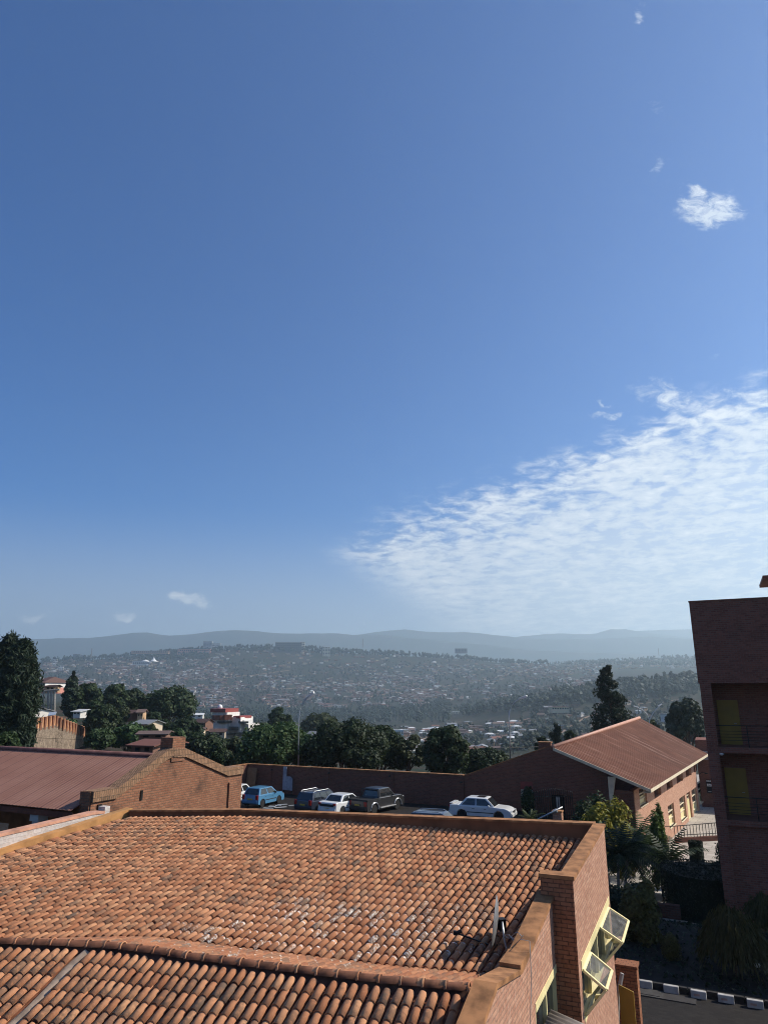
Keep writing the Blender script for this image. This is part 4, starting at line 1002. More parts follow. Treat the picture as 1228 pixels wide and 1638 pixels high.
pl_ = NT('pale_paving_slabs'); p = pl_.pos(); bt = pl_.n('ShaderNodeTexBrick', {'Vector': pl_.n('ShaderNodeMapping', {'Vector': p, 'Rotation': (0, 0, R(32))}).outputs[0], 'Color1': (.40, .36, .31), 'Color2': (.47, .43, .37), 'Mortar': (.22, .19, .16), 'Scale': 1., 'Mortar Size': .025, 'Brick Width': 1.1, 'Row Height': .8})
c = pl_.mix(pl_.ramp(pl_.noise(p, .7, 5), .45, .75, 0, .6), bt.outputs[0], (.27, .24, .20)); pl_.bsdf(c, .9, None, .2)
sheet('plaza_paving', [(12, 47), (16.5, 37.5), (34, 41), (60, 110), (40, 110)], -2.2, pl_.mat, 1.)
gs = plain('dark_garden_soil', (.016, .013, .010), .95, .5, 2.5, bump=.4)
kA, kB = atZ(1000, 1574, 0), atZ(1240, 1614, 0); kd = (kB-kA).normalized(); kn = Vector((-kd.y, kd.x, 0))
m = MB(); G = 26
for i in range(G+1):
    for j in range(G+1):
        q = kA-kd*6+kd*(26*i/G)+kn*(24*j/G); f = max(0, min(1, (j/G*24-7)/9)); m.v.append((q.x, q.y, .10-2.36*f+.06*mnoise.noise(q*.8)))
for i in range(G):
    for j in range(G): a = i*(G+1)+j; m.f.append((a, a+G+1, a+G+2, a+1)); m.m.append(0)
m.build('garden_soil', gs, smooth=True, props=dict(kind='structure'))
sheet('driveway', [kA-kd*6, kB+kd*12, kB+kd*12-kn*24, kA-kd*6-kn*24], -.005, pv.mat, .5)
# kerb blocks, painted white
kb_t = None
kpx = [(1031, 1581), (1073, 1589), (1117, 1597.5), (1161, 1604.5), (1208, 1613)]
hows = ['first from the yellow gate', 'second from the yellow gate', 'third from the yellow gate', 'next to last', 'last, below the weeping bush']
for k, (x, y) in enumerate(kpx):
    q = atZ(x, y, 0); o = thing('kerb_block', 'white painted kerb block at the dark garden edge, '+hows[k], 'kerb block', q, 'white kerb blocks along the driveway')
    m = MB(); a = math.atan2(kd.y, kd.x); m.box(q+UP*.10+kn*.07, (.47, .16, .23), a)
    bevel(m.build('block', plain('muted_white_paint', (.40, .375, .34), .8, .2), o), .02)  # white toned down evenly over the block
    m = MB(); m.box(q+UP*.10-kn*.012, (.28, .004, .06), a+.1); m.build('scuff_mark', plain('reddish_scuff', (.42, .26, .2), .9, .3), o) if k > 1 else None
m = MB()
for k in range(-8, 14):
    q = kA+kd*(k*.56)+kn*.08; m.box((q.x, q.y, .08), (.52, .13, .18), math.atan2(kd.y, kd.x))
m.build('kerb', plain('dark_kerb_stone', (.03, .027, .025), .9, .3, 3), props=dict(kind='structure'))
dc = thing('drain_cover', 'square concrete drain cover set in the dark paving at the foot of the kerb', 'drain cover', atZ(1035, 1590, 0))
m = MB(); q = atZ(1036, 1589, 0); m.box((q.x, q.y, .012), (.95, .6, .03), math.atan2(kd.y, kd.x)); m.box((q.x, q.y, .03), (.75, .42, .02), math.atan2(kd.y, kd.x)); m.build('slab', plain('drain_slab', (.055, .05, .045), .9, .2), dc)
for dx, dy in ((42, 8),):
    q = atZ(1036+dx, 1589+dy, 0); m = MB(); m.box((q.x, q.y, .011), (1.3, .5, .025), math.atan2(kd.y, kd.x)); o = m.build('gutter_slab', plain('gutter_slab', (.045, .04, .037), .9, .2), dc)
# low wall, steps and railing of the plaza
rl = thing('plaza_railing', 'black iron railing on a low wall at the edge of the sunlit plaza', 'railing', atZ(1112, 1340, -2.2))
ra, rb = atZ(1068, 1337, -2.2), atZ(1146, 1331, -2.2)
ra = atZ(1080, 1348, -2.2); rb = atZ(1150, 1344, -2.2); rd_ = (rb-ra)
m = MB(); s = rd_.cross(UP).normalized(); m.par(ra-s*.15-UP*.4, rd_, s*.3, UP*.75); m.build('low_wall', M['brick_wall'], rl)
m = MB(); m.tube([ra+UP*1.3-rd_*.35, ra+UP*1.25, rb+UP*1.35], .035, 6); m.tube([ra+UP*.55, rb+UP*.55], .03, 6)
for k in range(15): q = ra+rd_*(k/14); m.tube([q+UP*.3, q+UP*1.3], .025, 5)
m.build('bars', M['iron'], rl)
stp = thing('garden_steps', 'dim stone steps in the shaded garden behind the yellowish shrub', 'steps', atZ(1062, 1465, -1.2))
m = MB(); q = atZ(1062, 1468, -1.3)
for k in range(5): m.box(q+tin*(.34*k)+UP*(.08-.16*k+.3), (1.9, .36, .16), R(-A_C))
m.build('tread', plain('step_stone', (.12, .11, .10), .9, .2), stp)
pt_ = thing('patio_wall', 'low dark brick edging wall beside the garden steps', 'wall', atZ(1020, 1450, -1.))
m = MB(); q = atZ(1012, 1462, -1.); m.par(q, wd*2.2, tin*.3, UP*.6); m.build('wall', M['brick_wall'], pt_)
# yellow gate and its brick post beside the tiled building
gt = thing('yellow_gate', 'tall yellow sheet metal gate hung on a brick post beside the tiled building', 'gate', atY(1000, 1638, 20.3))
G1 = atY(984, 1546, 20.6)
m = MB(); m.par(Vector((G1.x, G1.y, -.5)), wd*.52, tin*.4, UP*(G1.z+.5)); m.par(Vector((G1.x, G1.y, G1.z))-wd*.03-tin*.03, wd*.58, tin*.46, UP*.07); m.build('post', M['brick_pier'], gt)
ga, gb = atY(989, 1574, 19.6), atY(1013, 1586, 19.4)
m = MB(); dd = (gb-ga); dd.z = 0; za = ga.z
m.prism([ga, gb, Vector((gb.x, gb.y, .05)), Vector((ga.x, ga.y, .05))], dd.cross(UP).normalized()*.04); bevel(m.build('leaf', M['yellow_door'], gt), .008)
m = MB(); q = atY(988, 1590, 19.7); m.tube([atY(987, 1640, 19.9), atY(988, 1590, 19.9), atY(994.5, 1557, 19.9)], .05, 6); m.build('stay', M['concrete'], gt)
# gate pier with a pipe, iron fence by the hall gable
gpz = CZ
gp0 = thing('gate_pier', 'short brick pier with a pale pipe leaning across it, behind the roof parapet', 'pier', atZ(889, 1318, CZ))
q = atY(883, 1299, 44.); m = MB(); m.par(Vector((q.x, q.y, CZ-2)), wd*.52, tin*.5, UP*(q.z-CZ+2)); m.build('pier', M['brick_face'], gp0)
m = MB(); m.par(Vector((q.x, q.y, q.z))-wd*.04-tin*.04, wd*.6, tin*.58, UP*.08); m.build('cap', M['coping'], gp0)
m = MB(); m.tube([atY(860, 1310.5, 43.6), atY(899, 1291, 43.6)], .045, 8); m.tube([atY(885, 1299, 43.8), atY(890, 1296.5, 43.7)], .12, 8); m.build('pipe', M['steel'], gp0, smooth=True)
fe = thing('iron_fence', 'dark iron picket fence and gate below the hall gable', 'fence', atZ(910, 1300, CZ))
f0, f1 = W(872, 1290)+wn*3, W(925, 1300)+wn*2.0
f0.z = f1.z = CZ; m = MB()
for k in range(19): q = f0.lerp(f1, k/18); m.tube([q, q+UP*(1.75+.2*math.sin(k/18*math.pi))], .03, 5); m.lathe([(.001, .12), (.045, 0), (.001, -.05)], q+UP*(1.8+.2*math.sin(k/18*math.pi)), UP, 5)
m.tube([f0+UP*.3, f1+UP*.3], .03, 5); m.tube([f0+UP*1.5, f1+UP*1.5], .03, 5); m.build('pickets', M['iron'], fe)
# ------------------------------------------------------------------ parked cars
def carpaint(name, c, metal=.0, rough=.28):
    t = NT(name); n = t.noise(t.pos(), 1.5, 4); col = t.mix(t.ramp(n, .3, .7, 0, .25), c, tuple(x*.75 for x in c))
    b = t.bsdf(col, rough, None, .5, Metallic=metal); b.inputs['Coat Weight'].default_value = .5; b.inputs['Coat Roughness'].default_value = .08; return t.mat
P_W = carpaint('white_car_paint', (.72, .72, .70)); P_B = carpaint('sky_blue_car_paint', (.075, .215, .36)); P_N = carpaint('dark_blue_car_paint', (.03, .036, .055), .2)
P_K = carpaint('charcoal_car_paint', (.035, .035, .036), .2, .35); P_S = carpaint('silver_car_paint', (.40, .41, .42), .4)
M['tail'] = plain('red_lamp_glass', (.35, .02, .015), .2, .1, spec=.6); M['lamp'] = plain('clear_lamp_glass', (.55, .56, .56), .15, .1, spec=.7)
M['plate'] = plain('number_plate', (.55, .38, .06), .5, .1); M['bumper'] = plain('dark_bumper', (.025, .025, .027), .55, .2)
def car(name, label, cat, paint, spec, loc, yaw, group='cars parked along the compound wall'):
    """x forward, y left, z up; spec: lengths in metres measured from the rear"""
    S = dict(L=4.2, W=1.66, H=1.42, belt=.88, hood=.82, deck=.92, xc=2.95, xr1=2.25, xr0=.75, xb=.25, wr=.30, wb=(.72, 3.25), roofw=.20)
    S.update(spec); L, Wd, H = S['L'], S['W'], S['H']; hw_ = Wd/2
    root = thing(name, label, cat, (0, 0, 0), group); x0 = -L/2
    # lower body: side outline with wheel arches
    pts = [(0.02, .30), (-.0, .45), (.02, .62), (.05, S['deck']-.06), (.14, S['deck'])]
    pts += [(S['xb'], S['deck']+.01), (S['xb']+.05, S['belt'])] if S.get('notch') else [(S['xb'], S['belt'])]
    if S.get('bed'): pts = [(0.02, .42), (0, .6), (.02, .98), (.06, 1.0), (S['xb'], 1.0), (S['xb']+.02, S['belt'])]
    pts += [(S['xc'], S['belt']-.01), ((S['xc']+L)/2+.1, S['hood']+.02), (L-.28, S['hood']-.05), (L-.08, S['hood']-.16), (L, .56), (L-.02, .36), (L-.08, .24)]
    def arch(xc, r):
        return [(xc+r*math.cos(a), .30+r*math.sin(a)) for a in [math.pi*k/8 for k in range(9)]]
    ra = S['wr']+.06
    lowz = .24
    for xc in (S['wb'][1], S['wb'][0]):
        pts += [(xc+ra+.01, lowz)]+arch(xc, ra)+[(xc-ra-.01, lowz)]
    pts += [(.10, lowz)]
    m = MB(); n = len(pts)
    st = [(-hw_, .94, .0), (-hw_+.06, 1., 0), (hw_-.06, 1., 0), (hw_, .94, 0)]
    for (y, k, _) in st:
        for (x, z) in pts:
            xx = L/2+(x-L/2)*(1 if k == 1 else .985); zz = z if z < .5 else .5+(z-.5)*(1 if k == 1 else .93)
            m.v.append((x0+xx, y, zz))
    for i in range(3):
        for j in range(n): j2 = (j+1) % n; m.f.append((i*n+j, i*n+j2, (i+1)*n+j2, (i+1)*n+j)[::-1]); m.m.append(0)
    m.f += [tuple(range(n)), tuple(range(3*n, 4*n))[::-1]]; m.m += [0, 0]
    # cabin
    bw, rw = hw_-.05, hw_-S['roofw']; zb, zr = S['belt']-.03, H
    cb = [(S['xb']+.03, -bw, zb), (S['xc'], -bw, zb), (S['xc'], bw, zb), (S['xb']+.03, bw, zb)]
    cr = [(S['xr0'], -rw, zr-.03), (S['xr1'], -rw, zr-.03), (S['xr1'], rw, zr-.03), (S['xr0'], rw, zr-.03)]
    ct = [(S['xr0']+.18, -rw*.82, zr), (S['xr1']-.16, -rw*.82, zr), (S['xr1']-.16, rw*.82, zr), (S['xr0']+.18, rw*.82, zr)]
    sh = lambda q: Vector((x0+q[0], q[1], q[2]))
    B, Rf, Tp = [sh(q) for q in cb], [sh(q) for q in cr], [sh(q) for q in ct]
    m.add(B+Rf+Tp, [(0, 1, 5, 4), (1, 2, 6, 5), (2, 3, 7, 6), (3, 0, 4, 7), (4, 5, 9, 8), (5, 6, 10, 9), (6, 7, 11, 10), (7, 4, 8, 11), (8, 9, 10, 11)])
    bo = m.build('body', paint, root); bevel(bo, .035, 2)
    for pl in bo.data.polygons: pl.use_smooth = True
    md = bo.modifiers.new('normals', 'WEIGHTED_NORMAL')
    def pane(nm, q, a, b_, c_, d_, k=.02, mat_=None):
        """glass inside the quad q (bottom-left, bottom-right, top-right, top-left), as fractions along u at bottom/top and v"""
        nn_ = (q[1]-q[0]).cross(q[3]-q[0]).normalized()
        f = lambda u, v: q[0].lerp(q[1], u).lerp(q[3].lerp(q[2], u), v)+nn_*k*.4
        mm = MB(); P4 = [f(a[0], c_), f(a[1], c_), f(b_[1], d_), f(b_[0], d_)]; mm.prism(P4, nn_*.006); return mm.build(nm, mat_ or M['carglass'], root)
    left = [B[2], B[3], Rf[3], Rf[2]]; right = [B[0], B[1], Rf[1], Rf[0]]
    pane('windscreen', [B[1], B[2], Rf[2], Rf[1]], (.05, .95), (.07, .93), .08, .92)
    pane('rear_window', [B[3], B[0], Rf[0], Rf[3]], (.07, .93), (.09, .91), .12, .90)
    ns = S.get('sidewin', [(.06, .46), (.50, .94)])
    for (u0, u1) in ns:
        t0, t1 = u0+(.05 if u0 < .1 else 0), u1-(.05 if u1 > .9 else 0)
        pane('side_window', right, (u0, u1), (t0, t1), .14, .90); pane('side_window', left, (1-u1, 1-u0), (1-t1, 1-t0), .14, .90)
    for xc in S['wb']:
        for sgn in (-1, 1):
            c = Vector((x0+xc, sgn*(hw_-.10), S['wr'])); mm = MB(); r = S['wr']; ax = Vector((0, sgn, 0))
            mm.lathe([(r*.62, -.09), (r*.93, -.09), (r, -.06), (r, .06), (r*.93, .09), (r*.62, .09)], c, ax, 20); wo = mm.build('wheel', M['black'], root, smooth=False)
            mm = MB(); mm.lathe([(.02, .07), (r*.2, .085), (r*.55, .06), (r*.64, .088), (r*.64, .05)], c, ax, 20)
            for k in range(6):
                a = k*math.pi/3; d = Vector((math.cos(a), 0, math.sin(a))); mm.par(c+ax*.06+d*r*.12-d.cross(ax)*.03, d*r*.46, d.cross(ax)*.06, ax*.022)
            mm.build('rim', M['alu'], wo)
    zt = S['deck']-.12 if not S.get('bed') else .80
    for sgn in (-1, 1):
        mm = MB(); q = Vector((x0+.035, sgn*(hw_-.16), zt-.02)); mm.box(q, (.09, .24, .16 if not S.get('tall') else .34)); bevel(mm.build('tail_lamp', M['tail'], root), .015)
        mm = MB(); q = Vector((x0+L-.10, sgn*(hw_-.22), S['hood']-.20)); mm.box(q, (.16, .34, .15)); bevel(mm.build('headlight', M['lamp'], root), .03)
        mm = MB(); q = Vector((x0+S['xc']-.42, sgn*(hw_+.05), S['belt']+.05)); mm.box(q, (.10, .17, .12)); bevel(mm.build('wing_mirror', paint if S.get('pm') else M['bumper'], root), .03)
        mm = MB(); 
        for xx in (S['xr0']+.55, S['xr1']-.1): mm.box((x0+xx, sgn*(hw_-.004), S['belt']-.16), (.17, .02, .03))
        mm.build('door_handle', M['bumper'], root)
        mm = MB(); mm.box((x0+(S['wb'][0]+S['wb'][1])/2, sgn*(hw_-.004), .50), (S['wb'][1]-S['wb'][0]-.75, .02, .06)); mm.build('side_strip', M['bumper'], root)
    mm = MB(); mm.box((x0+.0, 0, .42), (.10, Wd*.93, .20)); bevel(mm.build('rear_bumper', S.get('bp', paint), root), .03)
    mm = MB(); mm.box((x0+L-.02, 0, .40), (.12, Wd*.92, .22)); bevel(mm.build('front_bumper', S.get('bp', paint), root), .03)
    mm = MB(); mm.box((x0+L+.0, 0, S['hood']-.22), (.05, .62, .12)); mm.build('grille', M['bumper'], root)
    mm = MB(); mm.box((x0-.012 if not S.get('bed') else x0-.055, 0, S.get('pz', .62)), (.02, .46, .11)); mm.build('number_plate', M['plate'], root)
    root['spec'] = 0
    del root['spec']
    S['x0'] = x0; root.location = loc; root.rotation_euler = (0, 0, R(90-yaw)); return root, S
def addpart(root, m, nm, mat_):
    loc = root.location.copy(); rot = root.rotation_euler.copy(); root.location = (0, 0, 0); o = m.build(nm, mat_, root); root.location = loc; return o
def cat(x, y): q = atZ(x, y, CZ); return q
hatch = dict(L=3.75, W=1.62, H=1.42, belt=.90, hood=.86, deck=.90, xc=2.80, xr1=2.10, xr0=.42, xb=.10, wr=.29, wb=(.62, 2.95), sidewin=[(.10, .46), (.52, .95)], tall=1)
c, S = car('parked_hatchback', 'sky blue hatchback parked nose to the wall, black rubbing strip', 'car', P_B, dict(hatch, bp=P_B, L=3.55, xc=2.65, xr1=2.0, wb=(.6, 2.8)), cat(421, 1287), 27)
c, S = car('parked_hatchback', 'white car half hidden behind the corner of the old brick hall', 'car', P_W, dict(hatch, L=4.0, H=1.45), cat(382, 1283), 20)
c, S = car('parked_estate', 'dark blue estate car with silver roof rails between the blue hatchback and white sedan', 'car', P_N, dict(L=4.45, W=1.70, H=1.46, xc=3.25, xr1=2.6, xr0=.42, xb=.12, wb=(.85, 3.45), sidewin=[(.07, .32), (.36, .63), (.67, .95)], tall=1), cat(513, 1295), 33)
m = MB()
for sg_ in (-1, 1): m.tube([(S['x0']+.55, sg_*.60, 1.44), (S['x0']+.65, sg_*.60, 1.52), (S['x0']+2.3, sg_*.60, 1.53), (S['x0']+2.5, sg_*.60, 1.45)], .022, 6)
addpart(c, m, 'roof_rail', M['alu'])
sed = dict(L=4.35, W=1.68, H=1.38, belt=.90, hood=.82, deck=.95, xc=3.05, xr1=2.35, xr0=1.15, xb=.62, notch=1, wb=(.85, 3.4), pm=1)
c, S = car('parked_sedan', 'white older sedan seen from behind, next to the dark pickup', 'car', P_W, dict(sed, pz=.50), cat(551, 1299), 34)
m = MB(); m.box((S['x0']-.005, 0, .74), (.04, 1.25, .16)); addpart(c, m, 'boot_garnish', M['bumper'])
c, S = car('parked_pickup', 'charcoal double cab pickup with open bed and pale side steps', 'pickup', P_K, dict(L=4.75, W=1.74, H=1.70, belt=1.10, hood=1.06, deck=1.0, xc=3.6, xr1=3.0, xr0=1.72, xb=1.55, bed=1, wr=.36, wb=(.95, 3.85), tall=1, pz=.70, bp=M['bumper']), cat(603, 1297), 37)
m = MB(); x0 = S['x0']
m.box((x0+.80, -.86, 1.03), (1.5, .07, .10)); m.box((x0+.80, .86, 1.03), (1.5, .07, .10)); m.box((x0+.04, 0, 1.03), (.07, 1.7, .10)); addpart(c, m, 'bed_rail', M['bumper'])
m = MB(); m.box((x0+.80, 0, 1.006), (1.44, 1.62, .01)); addpart(c, m, 'bed_floor', M['black'])
m = MB(); m.tube([(x0+1.5, -.8, 1.05), (x0+1.45, -.74, 1.62), (x0+1.45, .74, 1.62), (x0+1.5, .8, 1.05)], .04, 8); addpart(c, m, 'roll_bar', M['bumper'])
for sg_ in (-1, 1):
    m = MB(); m.box((x0+2.55, sg_*.90, .40), (1.9, .18, .05)); addpart(c, m, 'side_step', M['alu'])
    for xc in (.95, 3.85):
        m = MB(); m.tube([(x0+xc+.47*math.cos(a), sg_*.89, .34+.47*math.sin(a)) for a in [math.pi*k/8 for k in range(9)]], .05, 6); addpart(c, m, 'wheel_arch', P_S)
c, S = car('parked_sedan', 'white newer sedan parked sideways by the hall gable, sunroof and boot spoiler', 'car', P_W, dict(sed, L=4.55, H=1.45, xr1=2.75, xr0=1.25, xb=.70, xc=3.35, wb=(.95, 3.62), wr=.31), cat(772, 1309), 112)
m = MB(); m.box((S['x0']+.16, 0, 1.01), (.26, 1.40, .035)); m.box((S['x0']+.18, -.55, .98), (.1, .05, .06)); m.box((S['x0']+.18, .55, .98), (.1, .05, .06)); addpart(c, m, 'spoiler', P_W)
m = MB(); m.box((S['x0']+2.25, 0, 1.452), (.6, .85, .012)); addpart(c, m, 'sunroof', M['carglass'])
c, S = car('parked_estate', 'dark car of which only the roof shows above the tiled roof parapet', 'car', P_N, dict(L=4.4, W=1.70, H=1.46, xc=3.25, xr1=2.6, xr0=.6, xb=.12, wb=(.85, 3.45), sidewin=[(.07, .32), (.36, .63), (.67, .95)], tall=1), cat(703, 1339), 110)
m = MB()
for sg_ in (-1, 1): m.tube([(S['x0']+.75, sg_*.60, 1.44), (S['x0']+.85, sg_*.60, 1.51), (S['x0']+2.3, sg_*.60, 1.52), (S['x0']+2.5, sg_*.60, 1.45)], .022, 6)
addpart(c, m, 'roof_rail', M['alu'])
# ------------------------------------------------------------------ plants
LM = {
 'dark': leafmat('dark_green_leaf', (.014, .030, .010), (.045, .072, .024), .25, .9, (.085, .105, .035)),
 'mid': leafmat('mid_green_leaf', (.022, .048, .014), (.055, .095, .028), .25, c3=(.085, .11, .03)),
 'olive': leafmat('olive_leaf', (.035, .052, .018), (.075, .090, .030), .25),
 'yellow': leafmat('yellow_green_leaf', (.10, .12, .02), (.32, .27, .03), .3),
 'lime': leafmat('bright_green_leaf', (.06, .12, .02), (.13, .19, .04), .3),
 'needle': leafmat('casuarina_needle', (.014, .026, .014), (.030, .046, .022), .15),
 'weep': leafmat('golden_weeping_leaf', (.055, .052, .013), (.11, .095, .024), .25),
 'hedge': leafmat('clipped_hedge_leaf', (.008, .018, .008), (.018, .032, .012), .1),
 'far': leafmat('valley_leaf', (.010, .020, .011), (.024, .038, .017), .08),
}
def leaf(m, p, s, nrm_=None, asp=.55, rg_=rng):
    d = Vector((rg_.gauss(0, 1), rg_.gauss(0, 1), rg_.gauss(0, 1))).normalized()
    n = nrm_ if nrm_ is not None else Vector((rg_.gauss(0, 1), rg_.gauss(0, 1), abs(rg_.gauss(0, 1))+.3)).normalized()
    a = d.cross(n)
    if a.length < .1: a = Vector((1, 0, 0))
    a.normalize(); b = n.cross(a).normalized(); h = s*asp*.5
    m.add([p-a*s*.5, p-b*h, p+a*s*.5, p+b*h+n*h*.3], [(0, 1, 2, 3)])
def cluster(m, c, r, n, s, rg_=rng, asp=.6, droop=0.):
    """leaf clump: most leaves sit near the surface of an uneven ball"""
    r = Vector(r) if not isinstance(r, (int, float)) else Vector((r, r, r*.85)); sd = rg_.random()*50
    for k in range(n):
        d = Vector((rg_.gauss(0, 1), rg_.gauss(0, 1), rg_.gauss(0, 1))).normalized()
        q = (.55+.45*rg_.random()**.5)*(1+.35*mnoise.noise(d*1.7+Vector((sd, 0, 0))))
        p = Vector(c)+Vector((d.x*r.x, d.y*r.y, d.z*r.z))*q
        nn_ = (d+Vector((rg_.gauss(0, .5), rg_.gauss(0, .5), rg_.gauss(0, .5)+.3))).normalized()
        leaf(m, p, s*(.7+.6*rg_.random()), nn_, asp, rg_)
def limb(m, P, Q, r0, r1, bend=.1, n=5):
    P, Q = Vector(P), Vector(Q); L = (Q-P).length; o = Vector((rng.gauss(0, 1), rng.gauss(0, 1), rng.gauss(0, .4)))*bend*L*.5
    pts = [P.lerp(Q, k/n)+o*math.sin(math.pi*k/n) for k in range(n+1)]; m.tube(pts, [r0+(r1-r0)*k/n for k in range(n+1)], 7)
def tree(name, label, cat_, base, H, Rc, mat_, kind='round', n=3500, ls=.35, trunk_h=.3, group=None, seed=1, tmat='trunk', core=True):
    global rng
    keep = rng; rng = random.Random(seed*77+5); base = Vector(base)
    root = thing(name, label, cat_, (0, 0, 0), group); tr = MB(); cr = MB()
    if kind in ('round', 'broad', 'sparse'):
        th = H*trunk_h; lean = Vector((rng.gauss(0, .04), rng.gauss(0, .04), 0))*H
        top = Vector((lean.x, lean.y, th)); limb(tr, (0, 0, -.5), top, .035*H*.6, .02*H, .05)
        nb = {'round': 17, 'broad': 20, 'sparse': 13}[kind]; per = n//nb
        for k in range(nb):
            a = k*2.4+rng.random(); f = (k+.5)/nb; el = 1-1.75*f if kind != 'broad' else .95-1.15*f
            rr = math.sqrt(max(0, 1-el*el))*(.62+.25*rng.random())
            c = Vector((math.cos(a)*rr*Rc, math.sin(a)*rr*Rc, th+(H-th)*(.50+.40*el)))+lean*.5
            rad = Rc*(.34+.20*rng.random())*(1 if kind != 'sparse' else .75)
            limb(tr, top+(c-top)*0.0, c, .012*H, .004*H, .15, 4)
            cluster(cr, c, (rad, rad, rad*.78), per, ls, rng)
            if core: cr.ball(c, (rad*.62, rad*.62, rad*.46), 8, 5, nz=.4, sd=k+seed)
    elif kind == 'conifer':
        limb(tr, (0, 0, -.5), (0, 0, H*.98), .022*H, .004*H, .02, 6)
        K = int(n/110); 
        for k in range(K):
            f = (k+rng.random())/K; z = H*(trunk_h*.6+(1-trunk_h*.6)*f); w_ = Rc*(.22+.78*math.sin(math.pi*min(1, .32+.74*f)))*(.30+.85*rng.random())
            a = rng.random()*6.28; c = Vector((math.cos(a)*w_*.72, math.sin(a)*w_*.72, z+w_*.12))
            limb(tr, (0, 0, z-w_*.25), c, .006*H, .002*H, .05, 3)
            for q in range(3): cluster(cr, c*(1-.0)+Vector((math.cos(a), math.sin(a), .25))*w_*.22*(q-1), (w_*.22+.18, w_*.22+.18, w_*.20+.22), 37, ls, rng, .45)
        tr.tube([(Rc*.2, 0, H*.3), (Rc*.42, 0, H*.5), (Rc*.5, 0, H*.74)], [.02*H, .012*H, .004*H], 6)
        for k in range(K//2):
            f = (k+rng.random())/(K//2); a = rng.random()*6.28; w_ = Rc*.42*(1-f)**.6*(.4+.8*rng.random()); c = Vector((Rc*.48+math.cos(a)*w_, math.sin(a)*w_, H*(.32+.42*f)))
            cluster(cr, c, (w_*.35+.2, w_*.35+.2, w_*.3+.3), 60, ls, rng, .45)
    elif kind == 'cypress':
        limb(tr, (0, 0, -.5), (0, 0, H*.9), .02*H, .004*H, .02, 5); K = 26
        for k in range(K):
            f = (k+.5)/K; z = H*(.08+.90*f); w_ = Rc*(math.sin(math.pi*min(1, (.12+f*.95)))**.6)*(.75+.4*rng.random()); a = k*2.4
            c = Vector((math.cos(a)*w_*.45, math.sin(a)*w_*.45, z)); cluster(cr, c, (w_*.6, w_*.6, H/K*2.1), n//K, ls, rng, .4); cr.ball(c, (w_*.42, w_*.42, H/K*1.4), 7, 5, nz=.4, sd=k)
    elif kind == 'feather':                                   # casuarina: plumes of drooping needles
        limb(tr, (0, 0, -.5), (0, 0, H*.96), .02*H, .004*H, .03, 7); K = int(n/90)
        for k in range(K):
            f = (k+rng.random())/K; z = H*(.10+.86*f); w_ = Rc*(1-f**2.2)**.7*(.35+.75*rng.random())*(.60+.40*min(1, f/.55)); a = rng.random()*6.28
            d = Vector((math.cos(a), math.sin(a), 0)); P = Vector((0, 0, z-w_*.35)); Q = d*w_+Vector((0, 0, z+w_*.30)); limb(tr, P, Q, .005*H, .0015*H, .08, 4)
            for q in range(90):
                u = .25+.8*rng.random(); p = P.lerp(Q, u)+Vector((rng.gauss(0, 1), rng.gauss(0, 1), rng.gauss(0, 1)))*.10*Rc*(.4+u*.6)
                leaf(cr, p, ls*(.8+.7*rng.random()), (Vector((rng.gauss(0, 1), rng.gauss(0, 1), .2))).normalized(), .22, rng)
    t_o = tr.build('trunk', M[tmat], root, smooth=True, uv=False); c_o = cr.build('crown', LM[mat_], root, uv=False)
    root.location = base; rng = keep; return root
def treepx(name, label, px, ytop, ybase, Y, wpx, mat_, kind='round', **kw):
    b = atY(px, ybase, Y); t_ = atY(px, ytop, Y); H = t_.z-b.z; f = (b-CAM).dot(Vector((0, CP, SP))); Rc = wpx/2*f/F
    return tree(name, label, 'tree' if 'cat_' not in kw else kw.pop('cat_'), b, H, Rc, mat_, kind, **kw)
# trees behind the car park wall
treepx('broadleaf_tree', 'yellow-flecked green tree at the left end of the car park wall, beside the street lamp', 445, 1160, 1262, 73, 118, 'mid', 'broad', n=16000, ls=.36, trunk_h=.12, seed=2)
treepx('broadleaf_tree', 'large dense dark tree rising above the middle of the car park wall', 553, 1156, 1270, 72, 112, 'dark', 'broad', n=17000, ls=.34, trunk_h=.12, seed=3)
treepx('broadleaf_tree', 'second dense dark tree, its crown joining the large one above the wall', 608, 1160, 1270, 76, 82, 'dark', 'broad', n=13000, ls=.34, trunk_h=.12, seed=4)
treepx('broadleaf_tree', 'thin open-crowned tree with gaps, between the dense trees and the upright one', 655, 1176, 1270, 74, 62, 'olive', 'sparse', n=3600, ls=.34, trunk_h=.35, seed=5, core=False)
treepx('broadleaf_tree', 'upright dark tree with a narrow top above the right part of the wall', 714, 1163, 1270, 70, 66, 'dark', 'round', n=11000, ls=.33, trunk_h=.15, seed=6)
treepx('broadleaf_tree', 'low round dark tree behind the left slope of the hall gable', 780, 1200, 1262, 74, 75, 'dark', 'broad', n=8000, ls=.32, trunk_h=.1, seed=7)
treepx('bushy_tree', 'small yellowish bush peeping over the gable slope by the street lamp', 803, 1208, 1245, 76, 26, 'olive', 'round', n=1500, ls=.36, trunk_h=.1, seed=8)
